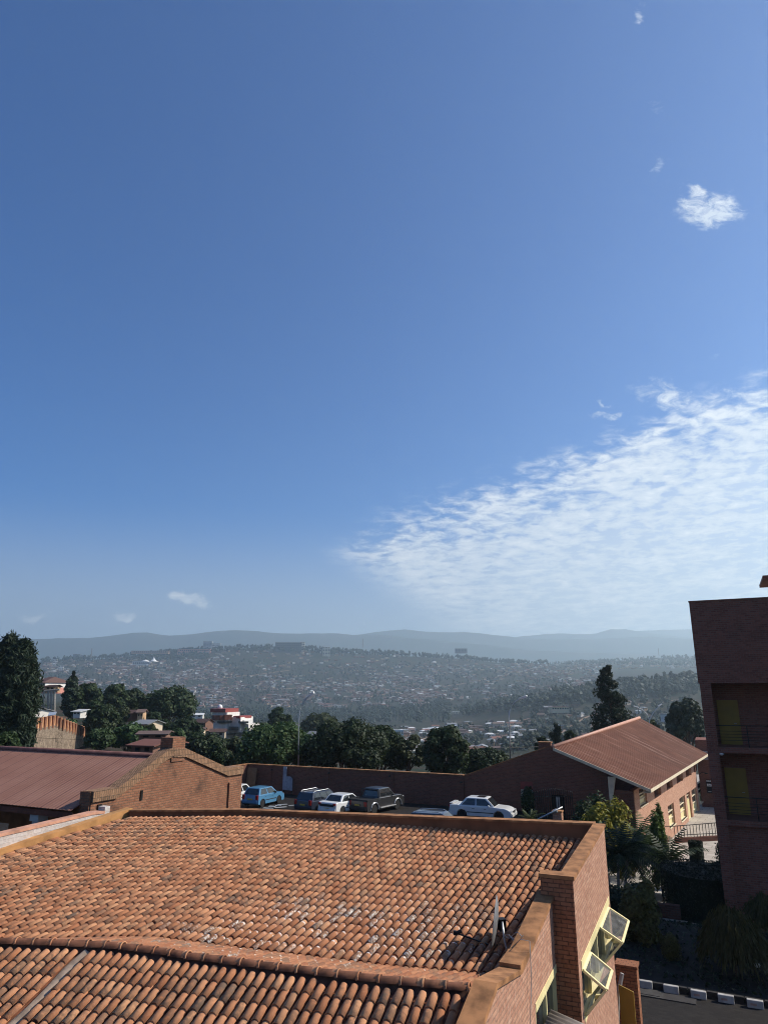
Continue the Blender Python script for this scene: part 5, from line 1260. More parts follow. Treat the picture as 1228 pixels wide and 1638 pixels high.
# around the hall
treepx('conifer_tree', 'tall ragged dark conifer standing behind the ribbed hall roof', 982, 1068, 1240, 92, 78, 'needle', 'conifer', n=8000, ls=.45, trunk_h=.35, seed=9)
treepx('feathery_tree', 'thin greyish casuarina left of the tall conifer, above the hall ridge', 893, 1158, 1225, 100, 34, 'needle', 'feather', n=2500, ls=.5, seed=10)
treepx('bushy_tree', 'small bright bush beside the thin casuarina above the hall ridge', 912, 1166, 1215, 98, 17, 'mid', 'round', n=900, ls=.4, trunk_h=.1, seed=11)
treepx('bushy_tree', 'low dark bush left of the thin casuarina', 868, 1176, 1225, 96, 22, 'dark', 'round', n=900, ls=.4, trunk_h=.1, seed=12)
treepx('broadleaf_tree', 'dark layered tree squeezed between the hall roof and the tower block', 1110, 1116, 1260, 118, 56, 'needle', 'broad', n=6000, ls=.75, trunk_h=.3, seed=13)
treepx('bushy_tree', 'small bush behind the far corner of the ribbed hall roof', 1046, 1150, 1190, 120, 20, 'olive', 'round', n=900, ls=.5, trunk_h=.1, seed=14)
# left hillside
treepx('casuarina_tree', 'huge dark casuarina filling the left edge above the red sheet roof', 10, 1022, 1245, 62, 84, 'needle', 'feather', n=46000, ls=.48, seed=15)
treepx('casuarina_tree', 'second tall dark casuarina at the extreme left edge', -14, 1012, 1245, 66, 95, 'needle', 'feather', n=20000, ls=.5, seed=16)
treepx('cypress_tree', 'dark pointed tree right of the pink house on the left hillside', 110, 1076, 1150, 150, 30, 'needle', 'cypress', n=5000, ls=.8, seed=17)
treepx('broadleaf_tree', 'dark bushy tree beside the pointed one on the left hillside', 133, 1094, 1152, 152, 42, 'dark', 'round', n=5000, ls=.8, trunk_h=.2, seed=18)
treepx('broadleaf_tree', 'rounded dark tree above the orange house on the left hillside', 180, 1093, 1160, 165, 36, 'dark', 'round', n=4000, ls=.85, trunk_h=.2, seed=19)
treepx('broadleaf_tree', 'smaller dark tree next to the rounded one, before the pale roofs', 208, 1102, 1160, 170, 36, 'dark', 'round', n=3600, ls=.85, trunk_h=.2, seed=20)
treepx('umbrella_tree', 'wide flat-topped dark tree hiding most of a white block', 268, 1103, 1185, 175, 82, 'dark', 'broad', n=9000, ls=.85, trunk_h=.25, seed=21)
treepx('broadleaf_tree', 'big dark bush right of the stone retaining wall', 160, 1128, 1182, 120, 46, 'dark', 'round', n=4500, ls=.65, trunk_h=.1, seed=22)
treepx('broadleaf_tree', 'leafy green tree with banana-like leaves behind the red sheet roof', 205, 1160, 1215, 95, 50, 'mid', 'broad', n=4500, ls=.6, trunk_h=.1, seed=23)
treepx('broadleaf_tree', 'green bush by the foot of the stone retaining wall', 158, 1168, 1210, 92, 42, 'mid', 'broad', n=3600, ls=.6, trunk_h=.1, seed=24)
treepx('broadleaf_tree', 'dark bush in front of the small roofs left of the white apartment house', 296, 1150, 1202, 130, 46, 'dark', 'round', n=3600, ls=.65, trunk_h=.1, seed=25)
treepx('broadleaf_tree', 'dark green tree behind the old brick gable, below the white apartment house', 328, 1178, 1240, 88, 62, 'dark', 'broad', n=5000, ls=.55, trunk_h=.1, seed=26)
treepx('broadleaf_tree', 'greyish tree between the old gable and the yellow-flecked tree', 368, 1180, 1240, 92, 50, 'olive', 'sparse', n=3500, ls=.5, trunk_h=.15, seed=27)
treepx('broadleaf_tree', 'distant twin-topped dark tree left of the curved street lamp', 440, 1130, 1195, 210, 26, 'dark', 'round', n=3000, ls=1.0, trunk_h=.2, seed=28)
treepx('broadleaf_tree', 'smaller dark tree touching the twin-topped one, near the lamp', 458, 1142, 1195, 212, 18, 'dark', 'round', n=1800, ls=1.0, trunk_h=.2, seed=29)
treepx('broadleaf_tree', 'low grey-green tree mass behind the curved street lamp', 510, 1142, 1200, 260, 55, 'olive', 'broad', n=3600, ls=1.2, trunk_h=.15, seed=30)
treepx('bushy_tree', 'pale green bush at the left edge in front of the casuarina', 8, 1172, 1215, 58, 40, 'mid', 'round', n=3000, ls=.4, trunk_h=.1, seed=31)
for k, (x, yt, yb, Y, w_, mt) in enumerate([(112, 1150, 1190, 128, 24, 'mid'), (140, 1152, 1186, 126, 22, 'dark'), (182, 1146, 1186, 124, 30, 'dark'), (214, 1152, 1190, 122, 26, 'mid'), (238, 1160, 1196, 112, 24, 'olive'), (258, 1150, 1190, 135, 26, 'dark'), (282, 1166, 1206, 105, 26, 'mid'), (312, 1172, 1215, 98, 26, 'dark'), (345, 1186, 1235, 84, 24, 'mid'), (196, 1132, 1160, 150, 24, 'olive'), (246, 1138, 1166, 150, 20, 'mid'), (150, 1120, 1150, 150, 18, 'mid')]):
    treepx('slope_bush', ['leafy bush above the retaining wall end', 'dark bush against the orange panel end', 'dark bush below the orange house', 'leafy bush left of the brown shed', 'olive bush beside the pale ruin', 'dark bush under the flat-topped tree', 'leafy bush behind the old brick chimney', 'dark bush right of the old brick chimney', 'leafy bush over the sloping old gable', 'olive bush among the dark trees left of the orange house', 'leafy bush right of the orange house', 'leafy bush at the foot of the bushy tree'][k], x, yt, yb, Y, w_, mt, 'round', n=2600, ls=.5, trunk_h=.06, seed=60+k, cat_='bush')
# ------------------------------------------------------------------ shaded garden
def shrub(name, label, base, r, n, ls, mat_, kind='ball', cat_='shrub', seed=1, group=None, core=.8):
    """clipped or loose shrub of leaf faces over a solid heart, r = (rx, ry, height)"""
    global rng
    keep = rng; rng = random.Random(seed*31); base = Vector(base); root = thing(name, label, cat_, base, group); m = MB(); tr = MB()
    tr.tube([base-UP*.3, base+UP*r[2]*.5], [.06, .03], 6)
    c = base+UP*r[2]*.5
    if kind == 'ball':
        cluster(m, c, (r[0], r[1], r[2]*.5), n, ls, rng, .5); m.ball(c, (r[0]*core, r[1]*core, r[2]*.5*core), 12, 8, nz=.15, sd=seed)
    elif kind == 'loose':
        for k in range(9):
            a = k*2.4; f = (k+.5)/9; q = c+Vector((math.cos(a)*r[0]*.6, math.sin(a)*r[1]*.6, (f-.5)*r[2]*.7)); cluster(m, q, (r[0]*.5, r[1]*.5, r[2]*.26), n//9, ls, rng, .5); m.ball(q, (r[0]*.3, r[1]*.3, r[2]*.15), 7, 5, nz=.4, sd=k)
    elif kind == 'drum':
        for k in range(n):
            a = rng.random()*6.283; u = rng.random(); w_ = 1+.05*mnoise.noise(Vector((math.cos(a)*2, math.sin(a)*2, u*3)))
            if rng.random() < .6: p = base+Vector((math.cos(a)*r[0]*w_, math.sin(a)*r[1]*w_, r[2]*u)); nn_ = Vector((math.cos(a), math.sin(a), .2))
            else: s = math.sqrt(rng.random()); p = base+Vector((math.cos(a)*r[0]*s, math.sin(a)*r[1]*s, r[2]*(1+.05*mnoise.noise(Vector((math.cos(a)*s*4, math.sin(a)*s*4, 2)))))); nn_ = UP
            leaf(m, p, ls*(.7+.6*rng.random()), (nn_+Vector((rng.gauss(0, .5), rng.gauss(0, .5), rng.gauss(0, .5)))).normalized(), .6, rng)
        m.lathe([(.01, .0), (r[0]*.95, 0), (r[0]*.95, r[2]*.95), (.01, r[2]*.97)], base, UP, 24)
    elif kind == 'weep':
        for k in range(n//22):
            a = rng.random()*6.283; u = math.sqrt(rng.random()); top = base+Vector((math.cos(a)*r[0]*u*.75, math.sin(a)*r[1]*u*.75, r[2]*(.95-.35*u*u)+.1*rng.gauss(0, 1)))
            L = r[2]*(.25+.25*rng.random())
            for q in range(22):
                f = rng.random(); p = top+Vector((math.cos(a)*r[0]*.30*f, math.sin(a)*r[1]*.30*f, -L*f*f-.05))+Vector((rng.gauss(0, 1), rng.gauss(0, 1), rng.gauss(0, 1)))*.05*r[0]
                d = Vector((math.cos(a)*.5, math.sin(a)*.5, -1)).normalized(); b_ = Vector((rng.gauss(0, 1), rng.gauss(0, 1), .1)).cross(d).normalized(); s = ls*(.7+.6*rng.random())
                m.add([p, p+d*s*.5+b_*s*.09, p+d*s, p+d*s*.5-b_*s*.09], [(0, 1, 2, 3)])
        m.ball(base+UP*r[2]*.52, (r[0]*.66, r[1]*.66, r[2]*.36), 10, 7, nz=.3, sd=seed)
    root.location = base; tr.build('stem', M['trunk'], root, uv=False); m.build('foliage', LM[mat_], root, uv=False); rng = keep; return root
GZ = lambda y: 0.
shrub('clipped_hedge', 'broad round clipped hedge like a drum, dark in the middle of the garden', atZ(1132, 1462, -1.2), (2.05, 2.05, 2.1), 9000, .11, 'hedge', 'drum', 'hedge', 3)
shrub('topiary_column', 'narrow dark clipped column standing before the sunlit plaza', atZ(1118, 1410, -1.9), (.42, .42, 2.3), 3000, .11, 'hedge', 'drum', 'shrub', 4)
shrub('topiary_column', 'sunlit clipped column beside the hall windows', (atY(1047, 1300, 46).x, 46, -2.1), (.50, .50, 4.75), 6500, .17, 'lime', 'loose', 'shrub', 5)
shrub('weeping_bush', 'large golden-green weeping bush above the white kerb blocks', atZ(1178, 1562, .05), (1.12, 1.12, 2.25), 7000, .24, 'weep', 'weep', 'bush', 6)
shrub('weeping_bush', 'second golden weeping bush cut off by the right edge of the garden', atZ(1228, 1500, -.3), (.8, .8, 1.7), 3500, .24, 'weep', 'weep', 'bush', 7)
shrub('weeping_bush', 'tall loose golden bush in two tufts beside the tiled building', atZ(1025, 1520, -.2), (.75, .75, 2.4), 5000, .2, 'weep', 'loose', 'bush', 8)
shrub('round_bush', 'small egg-shaped pale bush standing alone in the dark garden', atZ(1074, 1540, .0), (.36, .36, .98), 1800, .09, 'weep', 'ball', 'bush', 9)
shrub('climbing_shrub', 'tall dark shrub against the foot of the tower block', atZ(1178, 1425, -1.8), (1.05, .9, 3.2), 5000, .18, 'hedge', 'loose', 'shrub', 10)
shrub('croton_bush', 'yellow and green bush catching the sun at the end of the hall gable', (atY(961, 1300, 46).x, 46, -1.0), (1.75, 1.4, 4.0), 6500, .26, 'yellow', 'loose', 'bush', 11)
shrub('flowering_bush', 'dark leafy bush with pale tips left of the yellow bush', (atY(940, 1300, 47).x, 47, -.8), (1.2, 1.0, 4.1), 2600, .26, 'dark', 'loose', 'bush', 12)
def palm(name, label, base, H, fr_len, nf, mat_, seed, stems=1, fan=False, cat_='palm'):
    global rng
    keep = rng; rng = random.Random(seed*13); base = Vector(base); root = thing(name, label, cat_, base)
    for s in range(stems):
        a0 = s*2.4; off = Vector((math.cos(a0), math.sin(a0), 0))*(.0 if stems == 1 else .55+.2*rng.random()); h = H*(1 if stems == 1 else .7+.3*rng.random())
        P = base+off*.5; Q = base+off*1.4+UP*h; tr = MB(); limb(tr, P-UP*.5, Q, .10, .06, .06, 6); tr.build('trunk', M['palebark'], root, uv=False, smooth=True)
        m = MB()
        for k in range(nf):
            a = k*2.399+rng.random()*.4; el = R(75-95*(k/nf)+rng.gauss(0, 6)); d = Vector((math.cos(a)*math.cos(el), math.sin(a)*math.cos(el), math.sin(el))); L = fr_len*(.8+.35*rng.random())
            pts = []; p = Q.copy(); dd = d.copy()
            for q in range(9): pts.append(p.copy()); p = p+dd*L/8; dd = (dd-UP*.17).normalized()
            m.tube(pts, [.025*(1-q/9)+.004 for q in range(9)], 4)
            for q in range(1, 9):
                for sg_ in (-1, 1):
                    for e in (0, .5):
                        o = pts[q-1].lerp(pts[q], e); tdir = (pts[q]-pts[q-1]).normalized(); sdv = tdir.cross(UP)
                        if sdv.length < .05: continue
                        sdv.normalize(); ld = (sdv*sg_+tdir*.55-UP*(.25+.25*rng.random())).normalized(); ll_ = L*.26*math.sin(math.pi*(.15+.8*q/9)); w_ = tdir*.022*fr_len
                        m.add([o-w_, o+w_, o+ld*ll_*.6+w_*.7-UP*.02, o+ld*ll_-UP*.06*ll_, o+ld*ll_*.6-w_*.7-UP*.02], [(0, 1, 2, 3, 4)])
        m.build('fronds', LM[mat_], root, uv=False)
    rng = keep; return root
palm('feather_palm', 'clump of feathery dark palms with pale trunks in the shaded garden by the tiled building', atZ(985, 1445, -1.3), 2.9, 2.0, 16, 'dark', 3, 3)
palm('feather_palm', 'arching feathery palm whose fronds stand out against the sunlit plaza', atZ(1050, 1428, -1.6), 2.0, 2.3, 18, 'dark', 5, 2)
palm('feather_palm', 'dark palm crown behind the clump, below the yellow bush', atZ(1005, 1395, -1.9), 2.4, 2.4, 16, 'mid', 7, 2)
palm('spiky_plant', 'spiky agave-like plant beside the white newer sedan', atZ(848, 1317, CZ), .15, 1.1, 26, 'olive', 9, 1, cat_='plant')
shrub('conical_shrub', 'slim dark shrub below the gable window of the hall', atZ(845, 1303, CZ), (.5, .5, 2.0), 1500, .18, 'dark', 'ball', 'shrub', 14)
shrub('dark_bush', 'low dark bush beneath the palms by the corner of the tiled building', atZ(1000, 1465, -.9), (1.3, 1.1, 1.3), 3500, .2, 'hedge', 'loose', 'bush', 15)
shrub('dark_bush', 'dark bush between the arching palm and the drum hedge', atZ(1070, 1418, -1.7), (.9, .9, 1.2), 2500, .18, 'hedge', 'loose', 'bush', 16)
shrub('dark_bush', 'dark bush below the railing of the sunlit plaza', atZ(1020, 1375, -2.1), (1.9, 1.5, 2.0), 4000, .25, 'dark', 'loose', 'bush', 17)
# fallen leaves and ground cover in the bed
gc = MB()
for k in range(5000):
    q = kA+kd*rng.uniform(-1, 17)+kn*rng.uniform(.3, 9)**1.; f = max(0, min(1, ((q-kA).dot(kn)-7)/9)); q.z = .14-2.36*f+rng.random()*.12
    leaf(gc, q, .16*(.5+rng.random()), None, .5)
gc.build('ground_cover', LM['hedge'], uv=False, props=dict(kind='stuff'))
gl = thing('garden_lamp', 'small white globe lamp by the large weeping bush', 'lamp', atZ(1213, 1567, .1))
q = atZ(1213, 1567, .1); m = MB(); m.tube([q, q+UP*.38], .03, 8); m.build('post', M['iron'], gl); m = MB(); m.ball(q+UP*.46, .10, 12, 8); m.build('globe', M['white'], gl, smooth=True)
# ------------------------------------------------------------------ street lamps and wires
def lamp(label, px, ybase, Y, pts, group='curved street lamps beyond the wall', r=.06):
    b = atY(px, ybase, Y); o = thing('street_lamp', label, 'street lamp', b, group); P = [b]+[atY(x, y, Y) for x, y in pts]
    m = MB(); m.tube(P, [r*1.4]+[r*(1-.45*k/len(pts)) for k in range(len(pts))], 8); m.build('pole', M['steel'], o, smooth=True)
    d = (P[-1]-P[-2]).normalized(); m = MB(); e = P[-1]; s = UP.cross(d).normalized(); u = d.cross(s)
    m.prism([e-d*.1-s*.08, e+d*.75-s*.10, e+d*.85, e+d*.75+s*.10, e-d*.1+s*.08], u*.16); hd_ = m.build('lamp_head', M['alu'], o); bevel(hd_, .03)
    m = MB(); m.prism([e+d*.1-s*.1-u*.01, e+d*.72-s*.1-u*.01, e+d*.72+s*.1-u*.01, e+d*.1+s*.1-u*.01], -u*.04); m.build('lens', M['white'], hd_)
    return o
lamp('tall curved street lamp over the yellow-flecked tree', 477, 1262, 70, [(477.5, 1200), (478, 1150), (479.5, 1138), (483, 1127), (488.5, 1118.5), (492, 1116)])
lamp('tall curved street lamp rising behind the hall gable slope', 816, 1240, 73, [(815, 1180), (813.5, 1150), (814.5, 1138), (818.5, 1128), (825, 1120.5), (831, 1118.5)])
m = MB(); q = atY(815, 1181, 73); o = thing('street_lamp', 'pair of lamps on one post with arms both ways, behind the ribbed roof', 'street lamp', atY(1038, 1210, 105), 'curved street lamps beyond the wall')
P0 = atY(1038, 1210, 105); m = MB(); m.tube([P0, atY(1038, 1150, 105)], .07, 8); 
m.tube([atY(1038, 1152, 105), atY(1034, 1142, 105), atY(1027, 1135, 105), atY(1018, 1131.5, 105)], .055, 6); m.tube([atY(1038, 1152, 105), atY(1043, 1142, 105), atY(1049, 1134, 105), atY(1054, 1129.5, 105)], .055, 6); m.build('pole', M['steel'], o)
for a, b_ in (((1020, 1132.2), (1013, 1130.2)), ((1052, 1130.6), (1058, 1127))):
    A_, B_ = atY(*a, 105), atY(*b_, 105); d = (B_-A_).normalized(); s = UP.cross(d).normalized(); m = MB(); m.prism([A_-s*.12, B_-s*.10, B_+s*.10, A_+s*.12], UP*.16); bevel(m.build('lamp_head', M['white'], o), .03)
def wire(label, a, b_, sag, r=.012):
    P, Q = atY(*a), atY(*b_); o = thing('power_line', label, 'wire', P); m = MB(); m.tube([P.lerp(Q, k/14)-UP*sag*4*(k/14)*(1-k/14) for k in range(15)], r, 4); m.build('cable', M['iron'], o)
wire('thin overhead wire crossing the trees behind the car park wall', (500, 1163, 72), (905, 1190, 88), 1.1, .02)
wire('thin overhead wire crossing the left hillside above the red roof', (-60, 1171, 75), (345, 1180, 80), .5, .015)
wire('thin pale wire running from the gable lamp towards the casuarina', (815, 1181, 73), (900, 1191, 96), .15, .02)
# ------------------------------------------------------------------ the town on the hills
YS = np.exp(np.linspace(math.log(140), math.log(3550), 420))
def at_ground(px, y, Y0, Y1):
    """place on the land seen at px, y, searched between the distances Y0 and Y1"""
    prev = None
    for Y in YS:
        if Y < Y0 or Y > Y1: continue
        g_ = ground_y(px, Y)
        if prev is not None and (prev-y)*(g_-y) <= 0 and prev > g_:
            x = (px-614)/1127.*Y; return Vector((x, Y, ground_z(x, Y)))
        prev = g_
    return None
def vmat(name, c, rough=.7, spec=.2, var=.2):
    t = NT(name); o = t.orand(); n = t.noise(t.pos(), .05, 3); f = t.math('FRACT', t.math('ADD', o, n))
    t.bsdf(t.mix(f, tuple(x*(1-var) for x in c), tuple(min(.85, x*(1+var)) for x in c)), rough, None, spec); return t.mat
ROOF = [vmat('rusty_sheet_roof', (.085, .050, .040)), vmat('brown_sheet_roof', (.12, .08, .065)), vmat('grey_sheet_roof', (.20, .20, .20), .5, .4), vmat('bright_sheet_roof', (.62, .61, .58), .4, .5, .12), vmat('red_tile_roof', (.16, .07, .05))]
WALL = [vmat('cream_house_wall', (.50, .40, .29)), vmat('mud_house_wall', (.20, .13, .09)), vmat('white_house_wall', (.66, .62, .56)), vmat('brick_house_wall', (.19, .10, .07)), vmat('ochre_house_wall', (.44, .29, .17))]
def house_geo(rg_, L, Wd, h, rise, kind):
    """walls (0), roof (1), openings (2); gable or lean-to, eaves overhanging"""
    m = MB(); l, w_ = L/2, Wd/2; o = .45
    if kind == 'gable':
        m.add([(-l, -w_, -2), (l, -w_, -2), (l, w_, -2), (-l, w_, -2), (-l, -w_, h), (l, -w_, h), (l, w_, h), (-l, w_, h), (-l, 0, h+rise), (l, 0, h+rise)], [(0, 1, 5, 4), (2, 3, 7, 6), (1, 2, 6, 9, 5), (3, 0, 4, 8, 7)], 0)
        k = rise*o/w_
        for s in (-1, 1): m.prism([(-l-o, s*(w_+o), h-k), (l+o, s*(w_+o), h-k), (l+o, 0, h+rise), (-l-o, 0, h+rise)], (0, 0, .12), 1)
    elif kind == 'hip':
        m.par((-l, -w_, -2), (L, 0, 0), (0, Wd, 0), (0, 0, h+2), 0); a = l*.45
        m.add([(-l-o, -w_-o, h), (l+o, -w_-o, h), (l+o, w_+o, h), (-l-o, w_+o, h), (-a, 0, h+rise), (a, 0, h+rise)], [(0, 1, 5, 4), (1, 2, 5), (2, 3, 4, 5), (3, 0, 4), (3, 2, 1, 0)], 1)
    else:
        m.par((-l, -w_, -2), (L, 0, 0), (0, Wd, 0), (0, 0, h+2), 0)
        m.prism([(-l-o, -w_-o, h+.02), (l+o, -w_-o, h+.02), (l+o, w_+o, h+rise*.5), (-l-o, w_+o, h+rise*.5)], (0, 0, .12), 1)
    for s in (-1, 1):
        for k in range(int(L/2.6)):
            x = -l+1.0+k*2.6
            m.box((x+.4, s*(w_+.02), 1.5 if k % 3 else 1.05), (.95, .06, 1.1 if k % 3 else 2.1), 0, 2)
    for s in (-1, 1): m.box((s*(l+.02), 0, 1.5), (.06, 1.1, 1.1), 0, 2)
    return m
crng = random.Random(99); variants = []
for k in range(16):
    L = crng.uniform(7, 13); Wd = crng.uniform(5, 8); h = crng.choice([2.7, 2.9, 3.1, 5.4 if k % 5 == 0 else 3.0]); kd_ = ['gable', 'gable', 'hip', 'shed'][k % 4]
    r_, w_ = [(0, 1), (1, 3), (2, 4), (0, 3), (1, 0), (4, 0), (3, 2), (0, 4), (2, 1), (1, 1), (4, 3), (3, 0), (0, 1), (1, 4), (2, 2), (0, 3)][k]
    variants.append((house_geo(crng, L, Wd, h, crng.uniform(1., 1.7), kd_), r_, w_, L))
vmesh = {}
def house_copy(k, name='house'):
    g_, r_, w_, _ = variants[k]
    if k not in vmesh:
        o = g_.build(name, [WALL[w_], ROOF[r_], M['dark']], uv=False); vmesh[k] = o.data; return o
    o = bpy.data.objects.new(name, vmesh[k]); COL.objects.link(o); return o
spots = []                                   # (place, yaw, variant, scale, zone)
def dens(px, y): return mnoise.noise(Vector((px/42., y/13., 2.2)))*.6+mnoise.noise(Vector((px/15., y/6., 7.)))*.4
def scatter(n, x0, x1, y0, y1, Y0, Y1, zone, thr=-1., vs_=None, sc=(.8, 1.15)):
    k = 0; tries = 0
    while k < n and tries < n*8:
        tries += 1; px, y = crng.uniform(x0, x1), crng.uniform(y0, y1)
        if dens(px, y) < thr: continue
        P = at_ground(px, y, Y0, Y1)
        if P is None: continue
        v = crng.choice(vs_) if vs_ else crng.randrange(16)
        spots.append((P, crng.choice([0, 0, .2, -.3, math.pi/2, 1.2])+crng.uniform(-.25, .25)+.3, v, crng.uniform(*sc), zone, px, y)); k += 1
BR = [6, 11, 2, 5, 8, 0, 1, 6, 4]
scatter(150, 600, 850, 1158, 1212, 480, 1080, 'valley', -.35, BR+[3, 7], (.85, 1.25))
scatter(50, 840, 1120, 1112, 1200, 300, 1100, 'right', -.5, None, (.8, 1.3))
scatter(26, 380, 600, 1150, 1205, 260, 1000, 'valley', -.5, BR, (.8, 1.1))
scatter(2300, 60, 700, 1066, 1134, 1380, 2640, 'town', -.06, None, (.8, 1.35))
scatter(800, 640, 960, 1064, 1122, 1380, 2640, 'town', -.04, None, (.8, 1.35))
scatter(300, 60, 380, 1064, 1110, 1500, 2640, 'town', -.1, [6, 11, 4, 2, 5, 10], (.8, 1.3))
scatter(150, 60, 360, 1054, 1080, 1900, 2690, 'town', -.2, [6, 11, 4, 2, 5, 10], (.9, 1.5))
scatter(130, 320, 800, 1040, 1068, 2100, 2690, 'town', -.05, [6, 11, 4, 2, 5, 10, 1], (.9, 1.5))
scatter(240, 820, 1120, 1050, 1074, 2500, 3560, 'ridge', -.2, None, (.9, 1.4))
spots.sort(key=lambda s: s[0].y/s[3])
zl = {'valley': ('valley settlement', 'houses in the valley settlement'), 'right': ('green slope on the right', 'houses on the wooded slope'), 'town': ('far hillside town', 'houses of the town on the far hillside'), 'ridge': ('far right ridge', 'houses on the far right ridge')}
rn = ['rusty', 'brown', 'grey', 'bright metal', 'red']; wn_ = ['cream', 'earth-coloured', 'white', 'brick', 'ochre']
for (P, yaw, v, sc, zone, px, y) in spots[:255]:
    o = house_copy(v); o.location = P; o.rotation_euler = (0, 0, yaw); o.scale = (sc, sc, sc)
    tag(o, 'house with %s roof and %s walls in the %s' % (rn[variants[v][1]], wn_[variants[v][2]], zl[zone][0]), 'house', '%s-roofed %s-walled %s' % (rn[variants[v][1]], wn_[variants[v][2]], zl[zone][1]))
def merged(items, geos, mats, matidx, name):
    V, Fc, Mi = [], [], []; b = 0
    for (P, yaw, v, sc) in items:
        g_ = geos[v]; A = np.array(g_.v); c_, s_ = math.cos(yaw), math.sin(yaw); Q = np.empty_like(A)
        Q[:, 0] = (A[:, 0]*c_-A[:, 1]*s_)*sc+P.x; Q[:, 1] = (A[:, 0]*s_+A[:, 1]*c_)*sc+P.y; Q[:, 2] = A[:, 2]*sc+P.z
        V.append(Q); Fc += [tuple(i+b for i in f) for f in g_.f]; Mi += [matidx(v, m_) for m_ in g_.m]; b += len(A)
    me = bpy.data.meshes.new(name); me.from_pydata(np.concatenate(V).tolist(), [], Fc)
    for m_ in mats: me.materials.append(m_)
    me.polygons.foreach_set('material_index', Mi); me.update(); o = bpy.data.objects.new(name, me); COL.objects.link(o); o['kind'] = 'stuff'; return o
merged([(P, a, v, s) for (P, a, v, s, *_) in spots[255:]], [g_[0] for g_ in variants], WALL+ROOF+[M['dark']], lambda v, m_: variants[v][2] if m_ == 0 else (5+variants[v][1] if m_ == 1 else 10), 'far_houses')
# earth roads that climb the far hillside
rd_m = plain('earth_road', (.26, .17, .115), .95, .2, .05)
for path, Y0_, Y1_, w_ in [([(120, 1098), (180, 1090), (250, 1084), (330, 1088), (400, 1082), (470, 1072)], 1500, 2640, 8), ([(300, 1120), (380, 1108), (460, 1104), (540, 1096), (620, 1092), (700, 1080)], 1400, 2640, 8), ([(560, 1124), (620, 1110), (690, 1100), (760, 1092), (830, 1080)], 1380, 2640, 8), ([(640, 1200), (690, 1180), (740, 1172), (800, 1164), (850, 1150)], 500, 1090, 5), ([(880, 1180), (930, 1150), (1000, 1130), (1060, 1124), (1110, 1118)], 320, 1080, 4)]:
    pts_ = []
    for i in range(len(path)-1):
        for k in range(8):
            f = k/8; x_, y_ = path[i][0]*(1-f)+path[i+1][0]*f, path[i][1]*(1-f)+path[i+1][1]*f; P = at_ground(x_, y_, Y0_, Y1_)
            if P is not None: pts_.append(P)
    m = MB()
    for i in range(len(pts_)-1):
        d = (pts_[i+1]-pts_[i]); d.z = 0; s = d.cross(UP).normalized()*w_/2
        if d.length < 1: continue
        m.quad(*[Vector((q.x, q.y, ground_z(q.x, q.y)+1.2)) for q in (pts_[i]-s, pts_[i]+s, pts_[i+1]+s, pts_[i+1]-s)])
    m.build('hill_road', rd_m, props=dict(kind='structure'))
# trees of the valley and hills
def ftree_geo(kind, seed):
    global rng
    keep = rng; rng = random.Random(seed); m = MB()
    if kind == 'round':
        for k in range(5):
            c = Vector((rng.uniform(-.28, .28), rng.uniform(-.28, .28), rng.uniform(.42, .82))); r = rng.uniform(.17, .27); m.ball(c, (r, r, r*.8), 7, 5, nz=.5, sd=seed+k); cluster(m, c, (r*1.1, r*1.1, r*.95), 16, .13, rng, .7)
        m.tube([(0, 0, -.2), (0, 0, .5)], [.03, .02], 5, 1)
    elif kind == 'tall':
        for k in range(6):
            c = Vector((rng.uniform(-.11, .11), rng.uniform(-.11, .11), .28+.12*k+rng.uniform(-.03, .03))); r = .17*(1-.09*k)*rng.uniform(.8, 1.2); m.ball(c, (r, r, r*1.1), 6, 5, nz=.5, sd=seed+k); cluster(m, c, (r*1.15, r*1.15, r*1.2), 13, .10, rng, .6)
        m.tube([(0, 0, -.2), (0, 0, .5)], [.025, .015], 5, 1)
    rng = keep; return m
fg = [ftree_geo('round', 11+k) for k in range(4)]+[ftree_geo('tall', 31+k) for k in range(4)]
ts = []
def forest(n, x0, x1, fy0, fy1, Y0, Y1, zone, vs_, h, thr=-1.):
    k = tries = 0
    while k < n and tries < n*8:
        tries += 1; px = crng.uniform(x0, x1); a, b_ = (fy0(px) if callable(fy0) else fy0), (fy1(px) if callable(fy1) else fy1); y = crng.uniform(a, b_)
        if thr > -1 and -dens(px, y) < thr: continue
        P = at_ground(px, y, Y0, Y1)
        if P is None: continue
        ts.append((P, crng.uniform(0, 6.28), crng.choice(vs_), crng.uniform(*h), zone)); k += 1
RND, TALL = [0, 1, 2, 3], [4, 5, 6, 7]
lin = lambda *q: (lambda px: float(np.interp(px, [a for a, _ in q], [b for _, b in q])))
forest(620, 300, 720, lin((300, 1142), (720, 1128)), lin((300, 1160), (720, 1156)), 900, 1550, 'belt', RND+TALL+TALL, (9, 17))
forest(520, 735, 1125, lin((735, 1138), (800, 1120), (900, 1102), (1125, 1088)), lin((735, 1150), (900, 1128), (1125, 1108)), 800, 1330, 'wood', RND+TALL, (11, 19))
forest(330, 830, 1125, 1112, 1205, 260, 1080, 'slope', RND+RND+TALL, (6, 12), -.25)
forest(120, 590, 850, 1160, 1215, 420, 1080, 'valley', RND, (4, 8), -.1)
forest(160, 380, 640, 1156, 1215, 220, 900, 'valley', RND+TALL, (6, 11), -.2)
forest(120, 150, 440, 1120, 1190, 190, 700, 'valley', RND, (6, 10), -.2)
forest(1700, 60, 970, 1060, 1138, 1380, 2640, 'town', RND+TALL, (6, 12), -.12)
forest(800, 60, 880, lin((60, 1052), (150, 1048), (300, 1036), (450, 1031), (600, 1039), (760, 1050), (880, 1057)), lin((60, 1062), (150, 1056), (300, 1046), (450, 1044), (600, 1050), (760, 1060), (880, 1064)), 2300, 2760, 'crest', RND+TALL, (10, 20))
